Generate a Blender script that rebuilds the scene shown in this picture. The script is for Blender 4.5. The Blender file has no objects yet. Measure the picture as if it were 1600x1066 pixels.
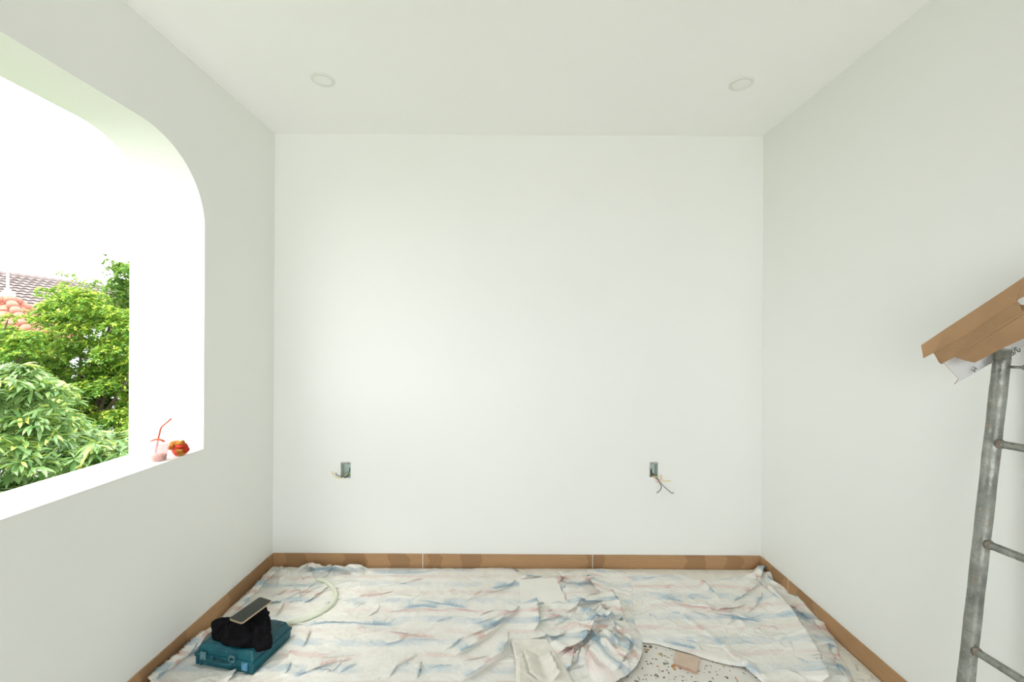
import bpy, bmesh, math, random
import numpy as np
from mathutils import Vector, Matrix, geometry

random.seed(7)
rng = np.random.default_rng(7)
SC = bpy.context.scene
COL = SC.collection
PI = math.pi

# ------------------------------------------------------------------ camera
F = 650.0                       # focal length in pixels of the 1600 px wide frame
CZ = 1.52
cam_data = bpy.data.cameras.new('camera')
cam_data.sensor_width = 36.0
cam_data.lens = F / 1600.0 * 36.0
cam_data.clip_start = 0.02
cam_data.clip_end = 300
cam = bpy.data.objects.new('camera', cam_data)
COL.objects.link(cam)
ROLL = math.radians(0.33)
CAMR = Matrix.Rotation(math.radians(90), 3, 'X') @ Matrix.Rotation(ROLL, 3, 'Z')
cam.matrix_world = Matrix.Translation((0, 0, CZ)) @ CAMR.to_4x4()
SC.camera = cam

# ------------------------------------------------------------------ world and light
world = bpy.data.worlds.new('world')
SC.world = world
world.use_nodes = True
wn = world.node_tree
bg = wn.nodes['Background']
bg.inputs[0].default_value = (0.965, 0.985, 1.0, 1)
bg.inputs[1].default_value = 2.6
sun_data = bpy.data.lights.new('sun', 'SUN')
sun_data.energy = 2.4
sun_data.angle = math.radians(35)
sun_data.color = (1.0, 0.97, 0.9)
sun = bpy.data.objects.new('sun', sun_data)
COL.objects.link(sun)
sun.rotation_euler = (math.radians(22), math.radians(-14), 0)
SC.view_settings.view_transform = 'Standard'
SC.view_settings.look = 'None'
SC.view_settings.exposure = 0.85
SC.view_settings.gamma = 1.0
SC.view_settings.use_curve_mapping = False
SC.cycles.use_denoising = True
SC.cycles.max_bounces = 16
SC.cycles.diffuse_bounces = 10
SC.cycles.transparent_max_bounces = 12
SC.cycles.caustics_reflective = False
SC.cycles.caustics_refractive = False

# ------------------------------------------------------------------ room measures
XL, XR, YB, ZC, YR = -1.594, 1.675, 2.785, 2.90, -2.3
WT = 0.273                      # left wall thickness
GZ = -3.4                       # garden level


# ------------------------------------------------------------------ helpers
def ray(px, py):
    return CAMR @ Vector(((px - 800) / F, -(py - 533) / F, -1.0))


def P(px, py, d):
    """world point seen at a photograph pixel, d metres into the room"""
    r = ray(px, py)
    return Vector((0, 0, CZ)) + r * (d / r.y)


def PZ(px, py, z=0.0):
    r = ray(px, py)
    return Vector((0, 0, CZ)) + r * ((z - CZ) / r.z)


def tag(o, label=None, cat=None, group=None, kind=None):
    if label: o['label'] = label
    if cat: o['category'] = cat
    if group: o['group'] = group
    if kind: o['kind'] = kind
    return o


def empty(name, loc, rz=0.0):
    o = bpy.data.objects.new(name, None)
    o.empty_display_size = 0.05
    COL.objects.link(o)
    o.location = loc
    o.rotation_euler = (0, 0, rz)
    bpy.context.view_layer.update()
    return o


def link(name, me, mat=None, parent=None, smooth=False, world=False):
    o = bpy.data.objects.new(name, me)
    COL.objects.link(o)
    if mat is not None and not me.materials:
        for m in (mat if isinstance(mat, (list, tuple)) else [mat]):
            me.materials.append(m)
    if parent is not None:
        o.parent = parent
        if world:                               # vertices were given in world space
            bpy.context.view_layer.update()
            o.matrix_parent_inverse = parent.matrix_world.inverted()
    if smooth:
        for p in me.polygons:
            p.use_smooth = True
    return o


def bm_link(name, bm, mat, parent=None, smooth=False, world=False):
    bmesh.ops.recalc_face_normals(bm, faces=bm.faces[:])
    me = bpy.data.meshes.new(name)
    bm.to_mesh(me)
    bm.free()
    return link(name, me, mat, parent, smooth, world)


def py_link(name, verts, faces, mat, parent=None, smooth=False, world=False):
    me = bpy.data.meshes.new(name)
    me.from_pydata([tuple(v) for v in verts], [], faces)
    me.update()
    return link(name, me, mat, parent, smooth, world)


def bx(bm, c, s, M=None, bevel=0.0, seg=2):
    r = bmesh.ops.create_cube(bm, size=1.0)
    vs = r['verts']
    for v in vs:
        v.co = Vector((v.co.x * s[0], v.co.y * s[1], v.co.z * s[2])) + Vector(c)
    if bevel > 0:
        es = list({e for v in vs for e in v.link_edges})
        rb = bmesh.ops.bevel(bm, geom=es, offset=bevel, segments=seg, affect='EDGES', profile=0.5)
        vs = list({v for f in rb['faces'] for v in f.verts} | {v for v in vs if v.is_valid})
    if M is not None:
        for v in vs:
            v.co = M @ v.co
    return vs


def tube_bm(bm, pts, rad, seg=12, cap=True):
    """a swept tube; rad may be a list"""
    pts = [Vector(p) for p in pts]
    n = len(pts)
    rings = []
    up = None
    for i, p in enumerate(pts):
        t = (pts[min(i + 1, n - 1)] - pts[max(i - 1, 0)]).normalized()
        if up is None:
            up = Vector((0, 0, 1)) if abs(t.z) < 0.9 else Vector((1, 0, 0))
        a = t.cross(up).normalized()
        b = a.cross(t).normalized()
        up = b
        r = rad[i] if isinstance(rad, (list, tuple)) else rad
        rings.append([bm.verts.new(p + (a * math.cos(k * 2 * PI / seg) + b * math.sin(k * 2 * PI / seg)) * r)
                      for k in range(seg)])
    for i in range(n - 1):
        for k in range(seg):
            bm.faces.new((rings[i][k], rings[i][(k + 1) % seg], rings[i + 1][(k + 1) % seg], rings[i + 1][k]))
    if cap:
        bm.faces.new(rings[0][::-1])
        bm.faces.new(rings[-1])
    return rings


def smooth_path(pts, sub=6):
    pts = [Vector(p) for p in pts]
    out = []
    for i in range(len(pts) - 1):
        p0 = pts[max(i - 1, 0)]; p1 = pts[i]; p2 = pts[i + 1]; p3 = pts[min(i + 2, len(pts) - 1)]
        for k in range(sub):
            t = k / sub
            out.append(0.5 * ((2 * p1) + (p2 - p0) * t + (2 * p0 - 5 * p1 + 4 * p2 - p3) * t * t
                              + (3 * p1 - p0 - 3 * p2 + p3) * t ** 3))
    out.append(pts[-1])
    return out


def lathe_bm(bm, prof, c=(0, 0, 0), seg=32, M=None, closed=False):
    rings = []
    for r, z in prof:
        ring = []
        for k in range(seg):
            a = 2 * PI * k / seg
            v = Vector((c[0] + r * math.cos(a), c[1] + r * math.sin(a), c[2] + z))
            ring.append(bm.verts.new(M @ v if M is not None else v))
        rings.append(ring)
    for i in range(len(prof) - 1):
        for k in range(seg):
            bm.faces.new((rings[i][k], rings[i][(k + 1) % seg], rings[i + 1][(k + 1) % seg], rings[i + 1][k]))
    if closed:
        bm.faces.new(rings[0][::-1]); bm.faces.new(rings[-1])
    return rings


# ------------------------------------------------------------------ materials
class NT:
    def __init__(self, name, rough=0.6, spec=0.3, color=(0.8, 0.8, 0.8)):
        self.m = bpy.data.materials.new(name)
        self.m.use_nodes = True
        self.t = self.m.node_tree
        self.b = self.t.nodes['Principled BSDF']
        self.b.inputs['Roughness'].default_value = rough
        self.b.inputs['Specular IOR Level'].default_value = spec
        self.b.inputs['Base Color'].default_value = (*color, 1)
        self.m.diffuse_color = (*color, 1)

    def n(self, typ, **kw):
        nd = self.t.nodes.new(typ)
        for k, v in kw.items():
            if k in nd.inputs:
                s = nd.inputs[k]
                if hasattr(v, 'links') or isinstance(v, bpy.types.NodeSocket):
                    self.t.links.new(v, s)
                else:
                    s.default_value = v
            else:
                setattr(nd, k, v)
        return nd

    def l(self, a, b):
        self.t.links.new(a, b)

    def coords(self, kind='Object', scale=(1, 1, 1), rot=(0, 0, 0)):
        tc = self.t.nodes.new('ShaderNodeTexCoord')
        mp = self.t.nodes.new('ShaderNodeMapping')
        mp.inputs['Scale'].default_value = scale
        mp.inputs['Rotation'].default_value = rot
        self.l(tc.outputs[kind], mp.inputs['Vector'])
        return mp.outputs['Vector']

    def noise(self, vec, scale=5, detail=4, rough=0.5, dist=0.0):
        nd = self.n('ShaderNodeTexNoise', Scale=scale, Detail=detail, Roughness=rough, Distortion=dist)
        self.l(vec, nd.inputs['Vector'])
        return nd.outputs['Fac']

    def ramp(self, fac, stops, interp='LINEAR'):
        nd = self.t.nodes.new('ShaderNodeValToRGB')
        nd.color_ramp.interpolation = interp
        cr = nd.color_ramp
        while len(cr.elements) < len(stops):
            cr.elements.new(0.5)
        for e, (p, c) in zip(cr.elements, stops):
            e.position = p
            e.color = (*c, 1) if len(c) == 3 else c
        self.l(fac, nd.inputs['Fac'])
        return nd.outputs['Color']

    def mask(self, fac, a, b):
        nd = self.t.nodes.new('ShaderNodeMapRange')
        nd.inputs['From Min'].default_value = a
        nd.inputs['From Max'].default_value = b
        self.l(fac, nd.inputs['Value'])
        return nd.outputs['Result']

    def mix(self, fac, a, b, blend='MIX'):
        nd = self.t.nodes.new('ShaderNodeMix')
        nd.data_type = 'RGBA'
        nd.blend_type = blend
        for sock, v in ((nd.inputs[0], fac), (nd.inputs[6], a), (nd.inputs[7], b)):
            if isinstance(v, bpy.types.NodeSocket):
                self.l(v, sock)
            elif isinstance(v, (int, float)):
                sock.default_value = v
            else:
                sock.default_value = (*v, 1)
        return nd.outputs[2]

    def math(self, op, a, b=0.0, clamp=False):
        nd = self.t.nodes.new('ShaderNodeMath')
        nd.operation = op
        nd.use_clamp = clamp
        for i, v in enumerate((a, b)):
            if isinstance(v, bpy.types.NodeSocket):
                self.l(v, nd.inputs[i])
            else:
                nd.inputs[i].default_value = v
        return nd.outputs[0]

    def color(self, c):
        self.l(c, self.b.inputs['Base Color'])
        return self

    def bump(self, h, strength=0.2, dist=0.01):
        nd = self.t.nodes.new('ShaderNodeBump')
        nd.inputs['Strength'].default_value = strength
        nd.inputs['Distance'].default_value = dist
        self.l(h, nd.inputs['Height'])
        self.l(nd.outputs['Normal'], self.b.inputs['Normal'])
        return self


def mat_paint(name, base, var=0.012, bump=0.05):
    m = NT(name, 0.55, 0.25, base)
    v = m.coords()
    big = m.noise(v, 0.9, 3)
    c2 = tuple(max(0, c - var) for c in base)
    m.color(m.ramp(big, [(0.35, base), (0.65, c2)]))
    m.bump(m.noise(v, 160, 3), bump, 0.002)
    return m.m


M_wall = mat_paint('wall_paint', (0.828, 0.841, 0.810))
M_ceil = mat_paint('ceiling_paint', (0.925, 0.932, 0.912))
M_white = mat_paint('white_render', (0.86, 0.87, 0.84), bump=0.12)


def mat_sill():
    m = NT('sill_paint', 0.6, 0.25)
    v = m.coords()
    dirt = m.mask(m.noise(v, 26, 6, 0.65), 0.62, 0.72)
    c = m.mix(m.math('MULTIPLY', dirt, 0.35), (0.86, 0.865, 0.835), (0.55, 0.50, 0.42))
    m.color(c)
    m.bump(m.noise(v, 90, 4), 0.2, 0.003)
    return m.m


M_sill = mat_sill()


def mat_kraft(name, tone=1.0, base=(0.44, 0.265, 0.135), dark=(0.275, 0.155, 0.075)):
    m = NT(name, 0.62, 0.25, base)
    v = m.coords('Object', (1, 1, 1))
    warp = m.noise(v, 9, 3)
    comb = m.n('ShaderNodeSeparateXYZ')
    m.l(v, comb.inputs[0])
    s = m.math('ADD', comb.outputs[0], comb.outputs[1])
    s = m.math('ADD', s, m.math('MULTIPLY', m.math('ABSOLUTE', m.math('SUBTRACT', comb.outputs[2], 0.05)), 0.35))
    s = m.math('ADD', s, m.math('MULTIPLY', warp, 0.12))
    vo = m.n('ShaderNodeTexVoronoi', voronoi_dimensions='1D', Scale=7.5, Randomness=1.0)
    m.l(s, vo.inputs['W'])
    sep = m.n('ShaderNodeSeparateColor')
    m.l(vo.outputs['Color'], sep.inputs[0])
    patch = m.math('MULTIPLY', m.math('GREATER_THAN', sep.outputs[0], 0.56), 0.62)
    c = m.mix(patch, base, dark)
    veins = m.noise(m.coords('Object', (4, 4, 40)), 2.2, 6, 0.65, 1.2)
    c = m.mix(m.mask(veins, 0.35, 0.75), c, m.mix(0.35, c, dark))
    sp = m.mask(m.noise(v, 120, 2), 0.755, 0.775)
    c = m.mix(sp, c, (0.80, 0.79, 0.74))
    m.color(c)
    m.bump(m.noise(v, 60, 3), 0.1, 0.002)
    return m.m


M_kraft = mat_kraft('masked_baseboard')


def mat_plain(name, base, rough=0.6, var=0.15, scale=12, spec=0.3, bump=0.0, metal=0.0):
    m = NT(name, rough, spec, base)
    m.b.inputs['Metallic'].default_value = metal
    v = m.coords()
    f = m.noise(v, scale, 5, 0.6)
    lo = tuple(c * (1 - var) for c in base)
    hi = tuple(min(1, c * (1 + var)) for c in base)
    m.color(m.ramp(f, [(0.3, lo), (0.7, hi)]))
    if bump:
        m.bump(m.noise(v, scale * 6, 4), bump, 0.003)
    return m.m


def mat_terrazzo():
    m = NT('terrazzo', 0.4, 0.4, (0.72, 0.70, 0.64))
    v = m.coords()
    c = m.ramp(m.noise(v, 8, 5), [(0.3, (0.70, 0.675, 0.61)), (0.7, (0.76, 0.735, 0.68))])
    for sc, thr, lim in ((60, 0.915, 0.10), (120, 0.93, 0.10), (34, 0.955, 0.13)):
        e = m.n('ShaderNodeTexVoronoi', feature='DISTANCE_TO_EDGE', Scale=sc)
        k = m.n('ShaderNodeTexVoronoi', feature='F1', Scale=sc)
        m.l(v, e.inputs['Vector']); m.l(v, k.inputs['Vector'])
        sep = m.n('ShaderNodeSeparateColor')
        m.l(k.outputs['Color'], sep.inputs[0])
        inside = m.math('GREATER_THAN', e.outputs['Distance'], lim)
        pick = m.math('GREATER_THAN', sep.outputs[0], thr)
        chip = m.ramp(sep.outputs[1], [(0.0, (0.10, 0.10, 0.09)), (0.35, (0.19, 0.13, 0.10)), (0.6, (0.16, 0.17, 0.14)),
                                       (0.8, (0.50, 0.23, 0.06)), (0.92, (0.42, 0.30, 0.15))], 'CONSTANT')
        c = m.mix(m.math('MULTIPLY', inside, pick), c, chip)
    dust = m.mask(m.noise(v, 5, 6, 0.7), 0.45, 0.75)
    c = m.mix(m.math('MULTIPLY', dust, 0.35), c, (0.78, 0.77, 0.73))
    m.color(c)
    return m.m


M_terrazzo = mat_terrazzo()


def mat_tarp(name, period, phase):
    """blue / white / pink / white stripes running across the room, faded under plaster dust"""
    m = NT(name, 0.55, 0.3, (0.80, 0.79, 0.75))
    tc = m.n('ShaderNodeTexCoord')
    uv = tc.outputs['UV']
    sep = m.n('ShaderNodeSeparateXYZ')
    m.l(uv, sep.inputs[0])
    fine = m.noise(uv, 75, 3)
    y = m.math('ADD', sep.outputs[1], m.math('MULTIPLY', m.math('SUBTRACT', fine, 0.5), 0.016))
    y = m.math('ADD', y, m.math('MULTIPLY', m.math('SUBTRACT', m.noise(uv, 3.2, 2), 0.5), 0.05))
    ph = m.math('FRACT', m.math('DIVIDE', m.math('SUBTRACT', y, phase), period))   # blue centred on 0
    db = m.math('SUBTRACT', 0.5, m.math('ABSOLUTE', m.math('SUBTRACT', ph, 0.5)))   # 0 at blue, .5 at pink
    blue = m.mask(db, 0.19, 0.10)
    pink = m.mask(db, 0.38, 0.44)
    attr = m.n('ShaderNodeAttribute', attribute_name='clean')
    clean = attr.outputs['Fac']
    blotch = m.noise(uv, 4.2, 7, 0.7)
    fade = m.math('ADD', m.mask(blotch, 0.42, 0.66), clean, True)
    speck = m.mask(m.noise(uv, 190, 2), 0.30, 0.62)
    tone = m.math('MULTIPLY', fade, m.math('ADD', m.math('MULTIPLY', speck, 0.6), 0.5), True)
    base = m.ramp(m.noise(uv, 11, 6, 0.65), [(0.25, (0.80, 0.775, 0.70)), (0.5, (0.87, 0.855, 0.80)), (0.75, (0.91, 0.905, 0.875))])
    bl = m.mix(clean, (0.55, 0.65, 0.72), (0.23, 0.40, 0.52))
    pk = m.mix(clean, (0.78, 0.60, 0.555), (0.64, 0.37, 0.33))
    c = m.mix(m.math('MULTIPLY', m.math('MULTIPLY', blue, tone), 0.95), base, bl)
    c = m.mix(m.math('MULTIPLY', m.math('MULTIPLY', pink, tone), 0.85), c, pk)
    crumb = m.mask(m.noise(uv, 105, 2), 0.735, 0.76)
    c = m.mix(m.math('MULTIPLY', crumb, 0.8), c, (0.90, 0.90, 0.88))
    dk = m.mask(m.noise(uv, 60, 1), 0.835, 0.85)
    c = m.mix(m.math('MULTIPLY', dk, 0.8), c, (0.16, 0.15, 0.13))
    m.color(c)
    m.bump(m.noise(uv, 42, 7, 0.7), 0.8, 0.007)
    return m.m


M_tarpL = mat_tarp('striped_tarp', 0.166, 2.404)
M_tarpR = mat_tarp('striped_tarp_right', 0.182, 2.11)


def mat_galv():
    m = NT('galvanised_steel', 0.42, 0.5, (0.40, 0.41, 0.38))
    m.b.inputs['Metallic'].default_value = 0.35
    v = m.coords('Object')
    c = m.ramp(m.noise(v, 14, 6, 0.65), [(0.3, (0.13, 0.14, 0.12)), (0.5, (0.24, 0.25, 0.22)), (0.72, (0.40, 0.41, 0.37))])
    rust = m.mask(m.noise(v, 22, 5, 0.7), 0.58, 0.70)
    c = m.mix(m.math('MULTIPLY', rust, 0.6), c, (0.30, 0.215, 0.145))
    sp = m.mask(m.noise(v, 85, 3), 0.66, 0.70)
    c = m.mix(m.math('MULTIPLY', sp, 0.45), c, (0.55, 0.54, 0.48))
    blk = m.mask(m.noise(m.coords('Object', (1, 1, 0.6)), 31, 3), 0.71, 0.75)
    c = m.mix(m.math('MULTIPLY', blk, 0.8), c, (0.08, 0.08, 0.075))
    m.color(c)
    m.l(m.mask(m.noise(v, 20, 4), 0.2, 0.9), m.b.inputs['Roughness'])
    m.bump(m.noise(v, 70, 5), 0.45, 0.004)
    return m.m


M_galv = mat_galv()


def mat_case():
    m = NT('teal_case_plastic', 0.42, 0.45, (0.02, 0.17, 0.22))
    v = m.coords('Object')
    c = m.ramp(m.noise(v, 9, 5, 0.6), [(0.3, (0.002, 0.058, 0.082)), (0.7, (0.006, 0.108, 0.140))])
    scuff = m.mask(m.noise(m.coords('Object', (1, 1, 3)), 38, 5, 0.75), 0.60, 0.72)
    c = m.mix(m.math('MULTIPLY', scuff, 0.34), c, (0.30, 0.42, 0.42))
    sp = m.mask(m.noise(v, 130, 2), 0.735, 0.76)
    c = m.mix(sp, c, (0.66, 0.68, 0.64))
    m.color(c)
    m.bump(m.noise(v, 90, 4), 0.15, 0.002)
    return m.m


M_case = mat_case()
M_case_dull = mat_plain('worn_latch_plastic', (0.10, 0.21, 0.24), 0.5, 0.4, 60)
M_latch_blue = mat_plain('pale_blue_latch', (0.09, 0.25, 0.40), 0.45, 0.35, 70)
M_black = mat_plain('black_cloth', (0.0065, 0.006, 0.0075), 0.9, 0.3, 30, 0.08, 0.25)
M_phone_glass = mat_plain('phone_glass', (0.028, 0.033, 0.028), 0.35, 0.02, 3, 0.25)
M_phone_rim = mat_plain('phone_rim', (0.42, 0.33, 0.22), 0.35, 0.05, 10, 0.5, 0, 0.5)
M_phone_dark = mat_plain('phone_back', (0.03, 0.03, 0.03), 0.4, 0.1)
M_hose = mat_plain('pale_hose', (0.70, 0.74, 0.60), 0.42, 0.05, 20, 0.4, 0.05)
M_whitetile = mat_plain('white_tile', (0.84, 0.825, 0.765), 0.45, 0.03, 6, 0.4)
M_beigetile = mat_plain('beige_tile', (0.60, 0.47, 0.36), 0.55, 0.08, 18, 0.3, 0.1)
M_tile_edge = mat_plain('tile_body', (0.48, 0.30, 0.22), 0.8, 0.12, 30)
M_box = mat_plain('box_metal', (0.64, 0.74, 0.69), 0.5, 0.12, 40, 0.4, 0.05, 0.2)
M_lug = mat_plain('bright_zinc', (0.42, 0.44, 0.43), 0.35, 0.2, 80, 0.5, 0.1, 0.4)
M_wire_g = mat_plain('grey_wire', (0.12, 0.13, 0.16), 0.5, 0.1)
M_wire_b = mat_plain('black_wire', (0.045, 0.05, 0.06), 0.5, 0.1)
M_wire_y = mat_plain('yellow_wire', (0.80, 0.66, 0.22), 0.5, 0.1)
M_wire_p = mat_plain('pink_wire', (0.80, 0.42, 0.36), 0.5, 0.1)
M_rim = mat_plain('downlight_rim', (0.78, 0.79, 0.745), 0.45, 0.02)
M_diff = mat_plain('downlight_diffuser', (0.88, 0.89, 0.855), 0.5, 0.01)
M_grout = mat_plain('joint_filler', (0.80, 0.79, 0.74), 0.8, 0.05, 40)
M_straw = mat_plain('straw', (0.52, 0.085, 0.035), 0.4, 0.1, 40)
M_glove = mat_plain('orange_red_rubber', (0.52, 0.035, 0.010), 0.55, 0.25, 60, 0.3, 0.2)
M_glove_tan = mat_plain('ochre_knit', (0.40, 0.17, 0.035), 0.85, 0.3, 70, 0.1, 0.4)
M_drink = mat_plain('beige_drink', (0.46, 0.27, 0.13), 0.35, 0.1, 20)
M_bark = mat_plain('bark', (0.16, 0.12, 0.085), 0.9, 0.35, 14, 0.1, 0.5)
M_paper = mat_plain('masking_paper', (0.80, 0.775, 0.70), 0.75, 0.08, 16, 0.15, 0.25)
M_carton = mat_plain('white_carton', (0.66, 0.67, 0.665), 0.6, 0.03, 12, 0.25)
M_ink = mat_plain('dark_ink', (0.06, 0.065, 0.06), 0.7, 0.05)
M_ground = mat_plain('garden_ground_soil', (0.10, 0.13, 0.06), 0.95, 0.4, 1.2, 0.1)
M_roof_grey = mat_plain('grey_roof_tile', (0.20, 0.165, 0.155), 0.8, 0.22, 3, 0.2)
M_roof_red = mat_plain('red_roof_tile', (0.47, 0.19, 0.14), 0.75, 0.25, 5, 0.2)
M_house = mat_plain('pale_house_wall', (0.80, 0.83, 0.86), 0.8, 0.04, 2)
M_finial = mat_plain('white_finial', (0.88, 0.88, 0.88), 0.6, 0.03)


def mat_dirty():
    m = NT('smudged_paper', 0.75, 0.15, (0.76, 0.74, 0.66))
    v = m.coords('Object')
    c = m.ramp(m.noise(v, 9, 5), [(0.3, (0.74, 0.715, 0.64)), (0.7, (0.81, 0.79, 0.72))])
    c = m.mix(m.math('MULTIPLY', m.mask(m.noise(v, 42, 6, 0.75), 0.53, 0.68), 0.55), c, (0.22, 0.215, 0.20))
    m.color(c)
    m.bump(m.noise(v, 60, 5), 0.25, 0.003)
    return m.m


M_paper_dirty = mat_dirty()


def mat_cup():
    m = NT('thin_pink_plastic', 0.2, 0.5, (0.74, 0.52, 0.54))
    out = m.t.nodes['Material Output']
    tr = m.n('ShaderNodeBsdfTransparent')
    tr.inputs[0].default_value = (1.0, 0.97, 0.96, 1)
    df = m.n('ShaderNodeBsdfTranslucent')
    df.inputs[0].default_value = (0.80, 0.60, 0.62, 1)
    a = m.n('ShaderNodeMixShader'); a.inputs[0].default_value = 0.30
    m.l(tr.outputs[0], a.inputs[1]); m.l(m.b.outputs[0], a.inputs[2])
    b = m.n('ShaderNodeMixShader'); b.inputs[0].default_value = 0.12
    m.l(a.outputs[0], b.inputs[1]); m.l(df.outputs[0], b.inputs[2])
    m.l(b.outputs[0], out.inputs[0])
    return m.m


M_cup = mat_cup()


def mat_leaf(name, rough=0.38, trans=0.35):
    m = NT(name, rough, 0.45)
    out = m.t.nodes['Material Output']
    at = m.n('ShaderNodeAttribute', attribute_name='leafcol')
    v = m.coords('Object')
    c = m.mix(m.mask(m.noise(v, 6, 3), 0.3, 0.7), at.outputs['Color'], m.mix(0.25, at.outputs['Color'], (0.05, 0.12, 0.02)))
    m.color(c)
    tl = m.n('ShaderNodeBsdfTranslucent')
    m.l(m.mix(0.4, c, (0.45, 0.60, 0.06)), tl.inputs[0])
    mx = m.n('ShaderNodeMixShader'); mx.inputs[0].default_value = trans
    m.l(m.b.outputs[0], mx.inputs[1]); m.l(tl.outputs[0], mx.inputs[2])
    m.l(mx.outputs[0], out.inputs[0])
    return m.m


M_leaf = mat_leaf('fine_leaves', 0.5)
M_mango = mat_leaf('broad_leaves', 0.30, 0.22)


# ------------------------------------------------------------------ room shell
def structure(name, bm_or_obj, mat=None, parent=None, smooth=False):
    o = bm_or_obj if isinstance(bm_or_obj, bpy.types.Object) else bm_link(name, bm_or_obj, mat, parent, smooth)
    if parent is None:
        o['kind'] = 'structure'
    return o


def slab(name, lo, hi, mat):
    bm = bmesh.new()
    c = [(a + b) / 2 for a, b in zip(lo, hi)]
    s = [abs(b - a) for a, b in zip(lo, hi)]
    bx(bm, c, s)
    return structure(name, bm, mat)


def holed_wall(name, us, vs, holes, to3d, thick_vec, mat):
    """rectangular wall with rectangular holes; us/vs sorted grid lines, holes = list of (u0,u1,v0,v1)"""
    bm = bmesh.new()
    gv = {}
    def vert(u, v, k):
        key = (round(u, 5), round(v, 5), k)
        if key not in gv:
            gv[key] = bm.verts.new(to3d(u, v) + (thick_vec if k else Vector((0, 0, 0))))
        return gv[key]
    def is_hole(i, j):
        if i < 0 or j < 0 or i >= len(us) - 1 or j >= len(vs) - 1:
            return True
        u = (us[i] + us[i + 1]) / 2; v = (vs[j] + vs[j + 1]) / 2
        return any(a < u < b and c < v < d for a, b, c, d in holes)
    for i in range(len(us) - 1):
        for j in range(len(vs) - 1):
            if is_hole(i, j):
                continue
            u0, u1, v0, v1 = us[i], us[i + 1], vs[j], vs[j + 1]
            for k in (0, 1):
                q = [vert(u0, v0, k), vert(u1, v0, k), vert(u1, v1, k), vert(u0, v1, k)]
                bm.faces.new(q if k == 0 else q[::-1])
            for (di, dj, a, b) in ((-1, 0, (u0, v0), (u0, v1)), (1, 0, (u1, v0), (u1, v1)),
                                   (0, -1, (u0, v0), (u1, v0)), (0, 1, (u0, v1), (u1, v1))):
                if is_hole(i + di, j + dj):
                    bm.faces.new((vert(*a, 0), vert(*b, 0), vert(*b, 1), vert(*a, 1)))
    return structure(name, bm, mat)


slab('floor', (XL - WT, YR - 0.15, -0.15), (XR + 0.15, YB + 0.15, 0.0), M_terrazzo)

# downlight holes are shallow: the fittings sit on the ceiling
slab('ceiling', (XL - WT, 0.78, ZC), (XR + 0.15, YB + 0.15, ZC + 0.15), M_ceil)
slab('ceiling_rear', (XL - WT, YR - 0.15, ZC), (XR + 0.15, 0.78, ZC + 0.15), mat_plain('dimming_rear_ceiling', (0.24, 0.24, 0.225), 0.9, 0.12, 3, 0.1, 0.2))  # unseen rear ceiling, given an invented dark tone to cut bounce light
M_rear_dim = mat_plain('dimming_rear_wall', (0.25, 0.25, 0.235), 0.9, 0.12, 3, 0.1, 0.2)  # invented dark tone for the unseen rear walls, keeps bounce light off nearer ones
YS = 0.78                       # wall paint ends here; unseen surfaces behind are made dark to dim the near walls
slab('wall_right', (XR, YS, 0.0), (XR + 0.15, YB + 0.15, ZC), M_wall)
slab('wall_right_rear', (XR, YR - 0.15, 0.0), (XR + 0.15, YS, ZC), M_rear_dim)

# socket box holes in the back wall
def box_rect(px0, px1, py0, py1):
    a = P(px0, py0, YB); b = P(px1, py1, YB)
    return (a.x, b.x, b.z, a.z)
HL = box_rect(532.3, 548, 722.5, 747)
HR = box_rect(1015, 1028, 722.5, 746)
us = sorted([XL, XR, HL[0], HL[1], HR[0], HR[1]])
vs = sorted([0.0, ZC, HL[2], HL[3], HR[2], HR[3]])
holed_wall('wall_back', us, vs, [HL, HR], lambda u, v: Vector((u, YB, v)), Vector((0, 0.15, 0)), M_wall)

# rear wall behind the viewer with the wide open doorway to the terrace
holed_wall('wall_rear', [XL, -1.45, 1.55, XR], [0.0, 2.72, ZC], [(-1.45, 1.55, -0.1, 2.72)],
           lambda u, v: Vector((u, YR, v)), Vector((0, -0.15, 0)), M_rear_dim)

# left wall with the arched opening
AY0, AY1, AZ0, AZ1, AR = 0.88, 2.154, 0.95, 2.472, 0.38


def arch_wall():
    cu = bpy.data.curves.new('wall_left', 'CURVE')
    cu.dimensions = '2D'
    cu.fill_mode = 'BOTH'
    cu.extrude = WT / 2
    def spl(pts):
        s = cu.splines.new('POLY')
        s.points.add(len(pts) - 1)
        for p, q in zip(s.points, pts):
            p.co = (q[0], q[1], 0, 1)
        s.use_cyclic_u = True
    spl([(YS, 0), (YB + 0.15, 0), (YB + 0.15, ZC), (YS, ZC)])
    hole = [(AY0, AZ0), (AY1, AZ0)]
    n = 40
    for k in range(n + 1):
        a = PI / 2 * k / n
        hole.append((AY1 - AR + AR * math.cos(a), AZ1 - AR + AR * math.sin(a)))
    for k in range(n + 1):
        a = PI / 2 + PI / 2 * k / n
        hole.append((AY0 + AR + AR * math.cos(a), AZ1 - AR + AR * math.sin(a)))
    spl(hole)
    tmp = bpy.data.objects.new('tmp_curve', cu)
    COL.objects.link(tmp)
    bpy.context.view_layer.update()
    me = bpy.data.meshes.new_from_object(tmp.evaluated_get(bpy.context.evaluated_depsgraph_get()))
    bpy.data.objects.remove(tmp)
    bpy.data.curves.remove(cu)
    # local (x=Y, y=Z, z=thickness) -> world
    for v in me.vertices:
        y, z, t = v.co
        v.co = (XL - WT / 2 + t, y, z)
        bm = bmesh.new(); bm.from_mesh(me)
    bmesh.ops.remove_doubles(bm, verts=bm.verts[:], dist=1e-5)
    bmesh.ops.recalc_face_normals(bm, faces=bm.faces[:])
    me2 = bpy.data.meshes.new('wall_left')
    for f in bm.faces:
        f.smooth = False
    bm.to_mesh(me2); bm.free()
    o = link('wall_left', me2, M_wall)
    o['kind'] = 'structure'
    return o


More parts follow.
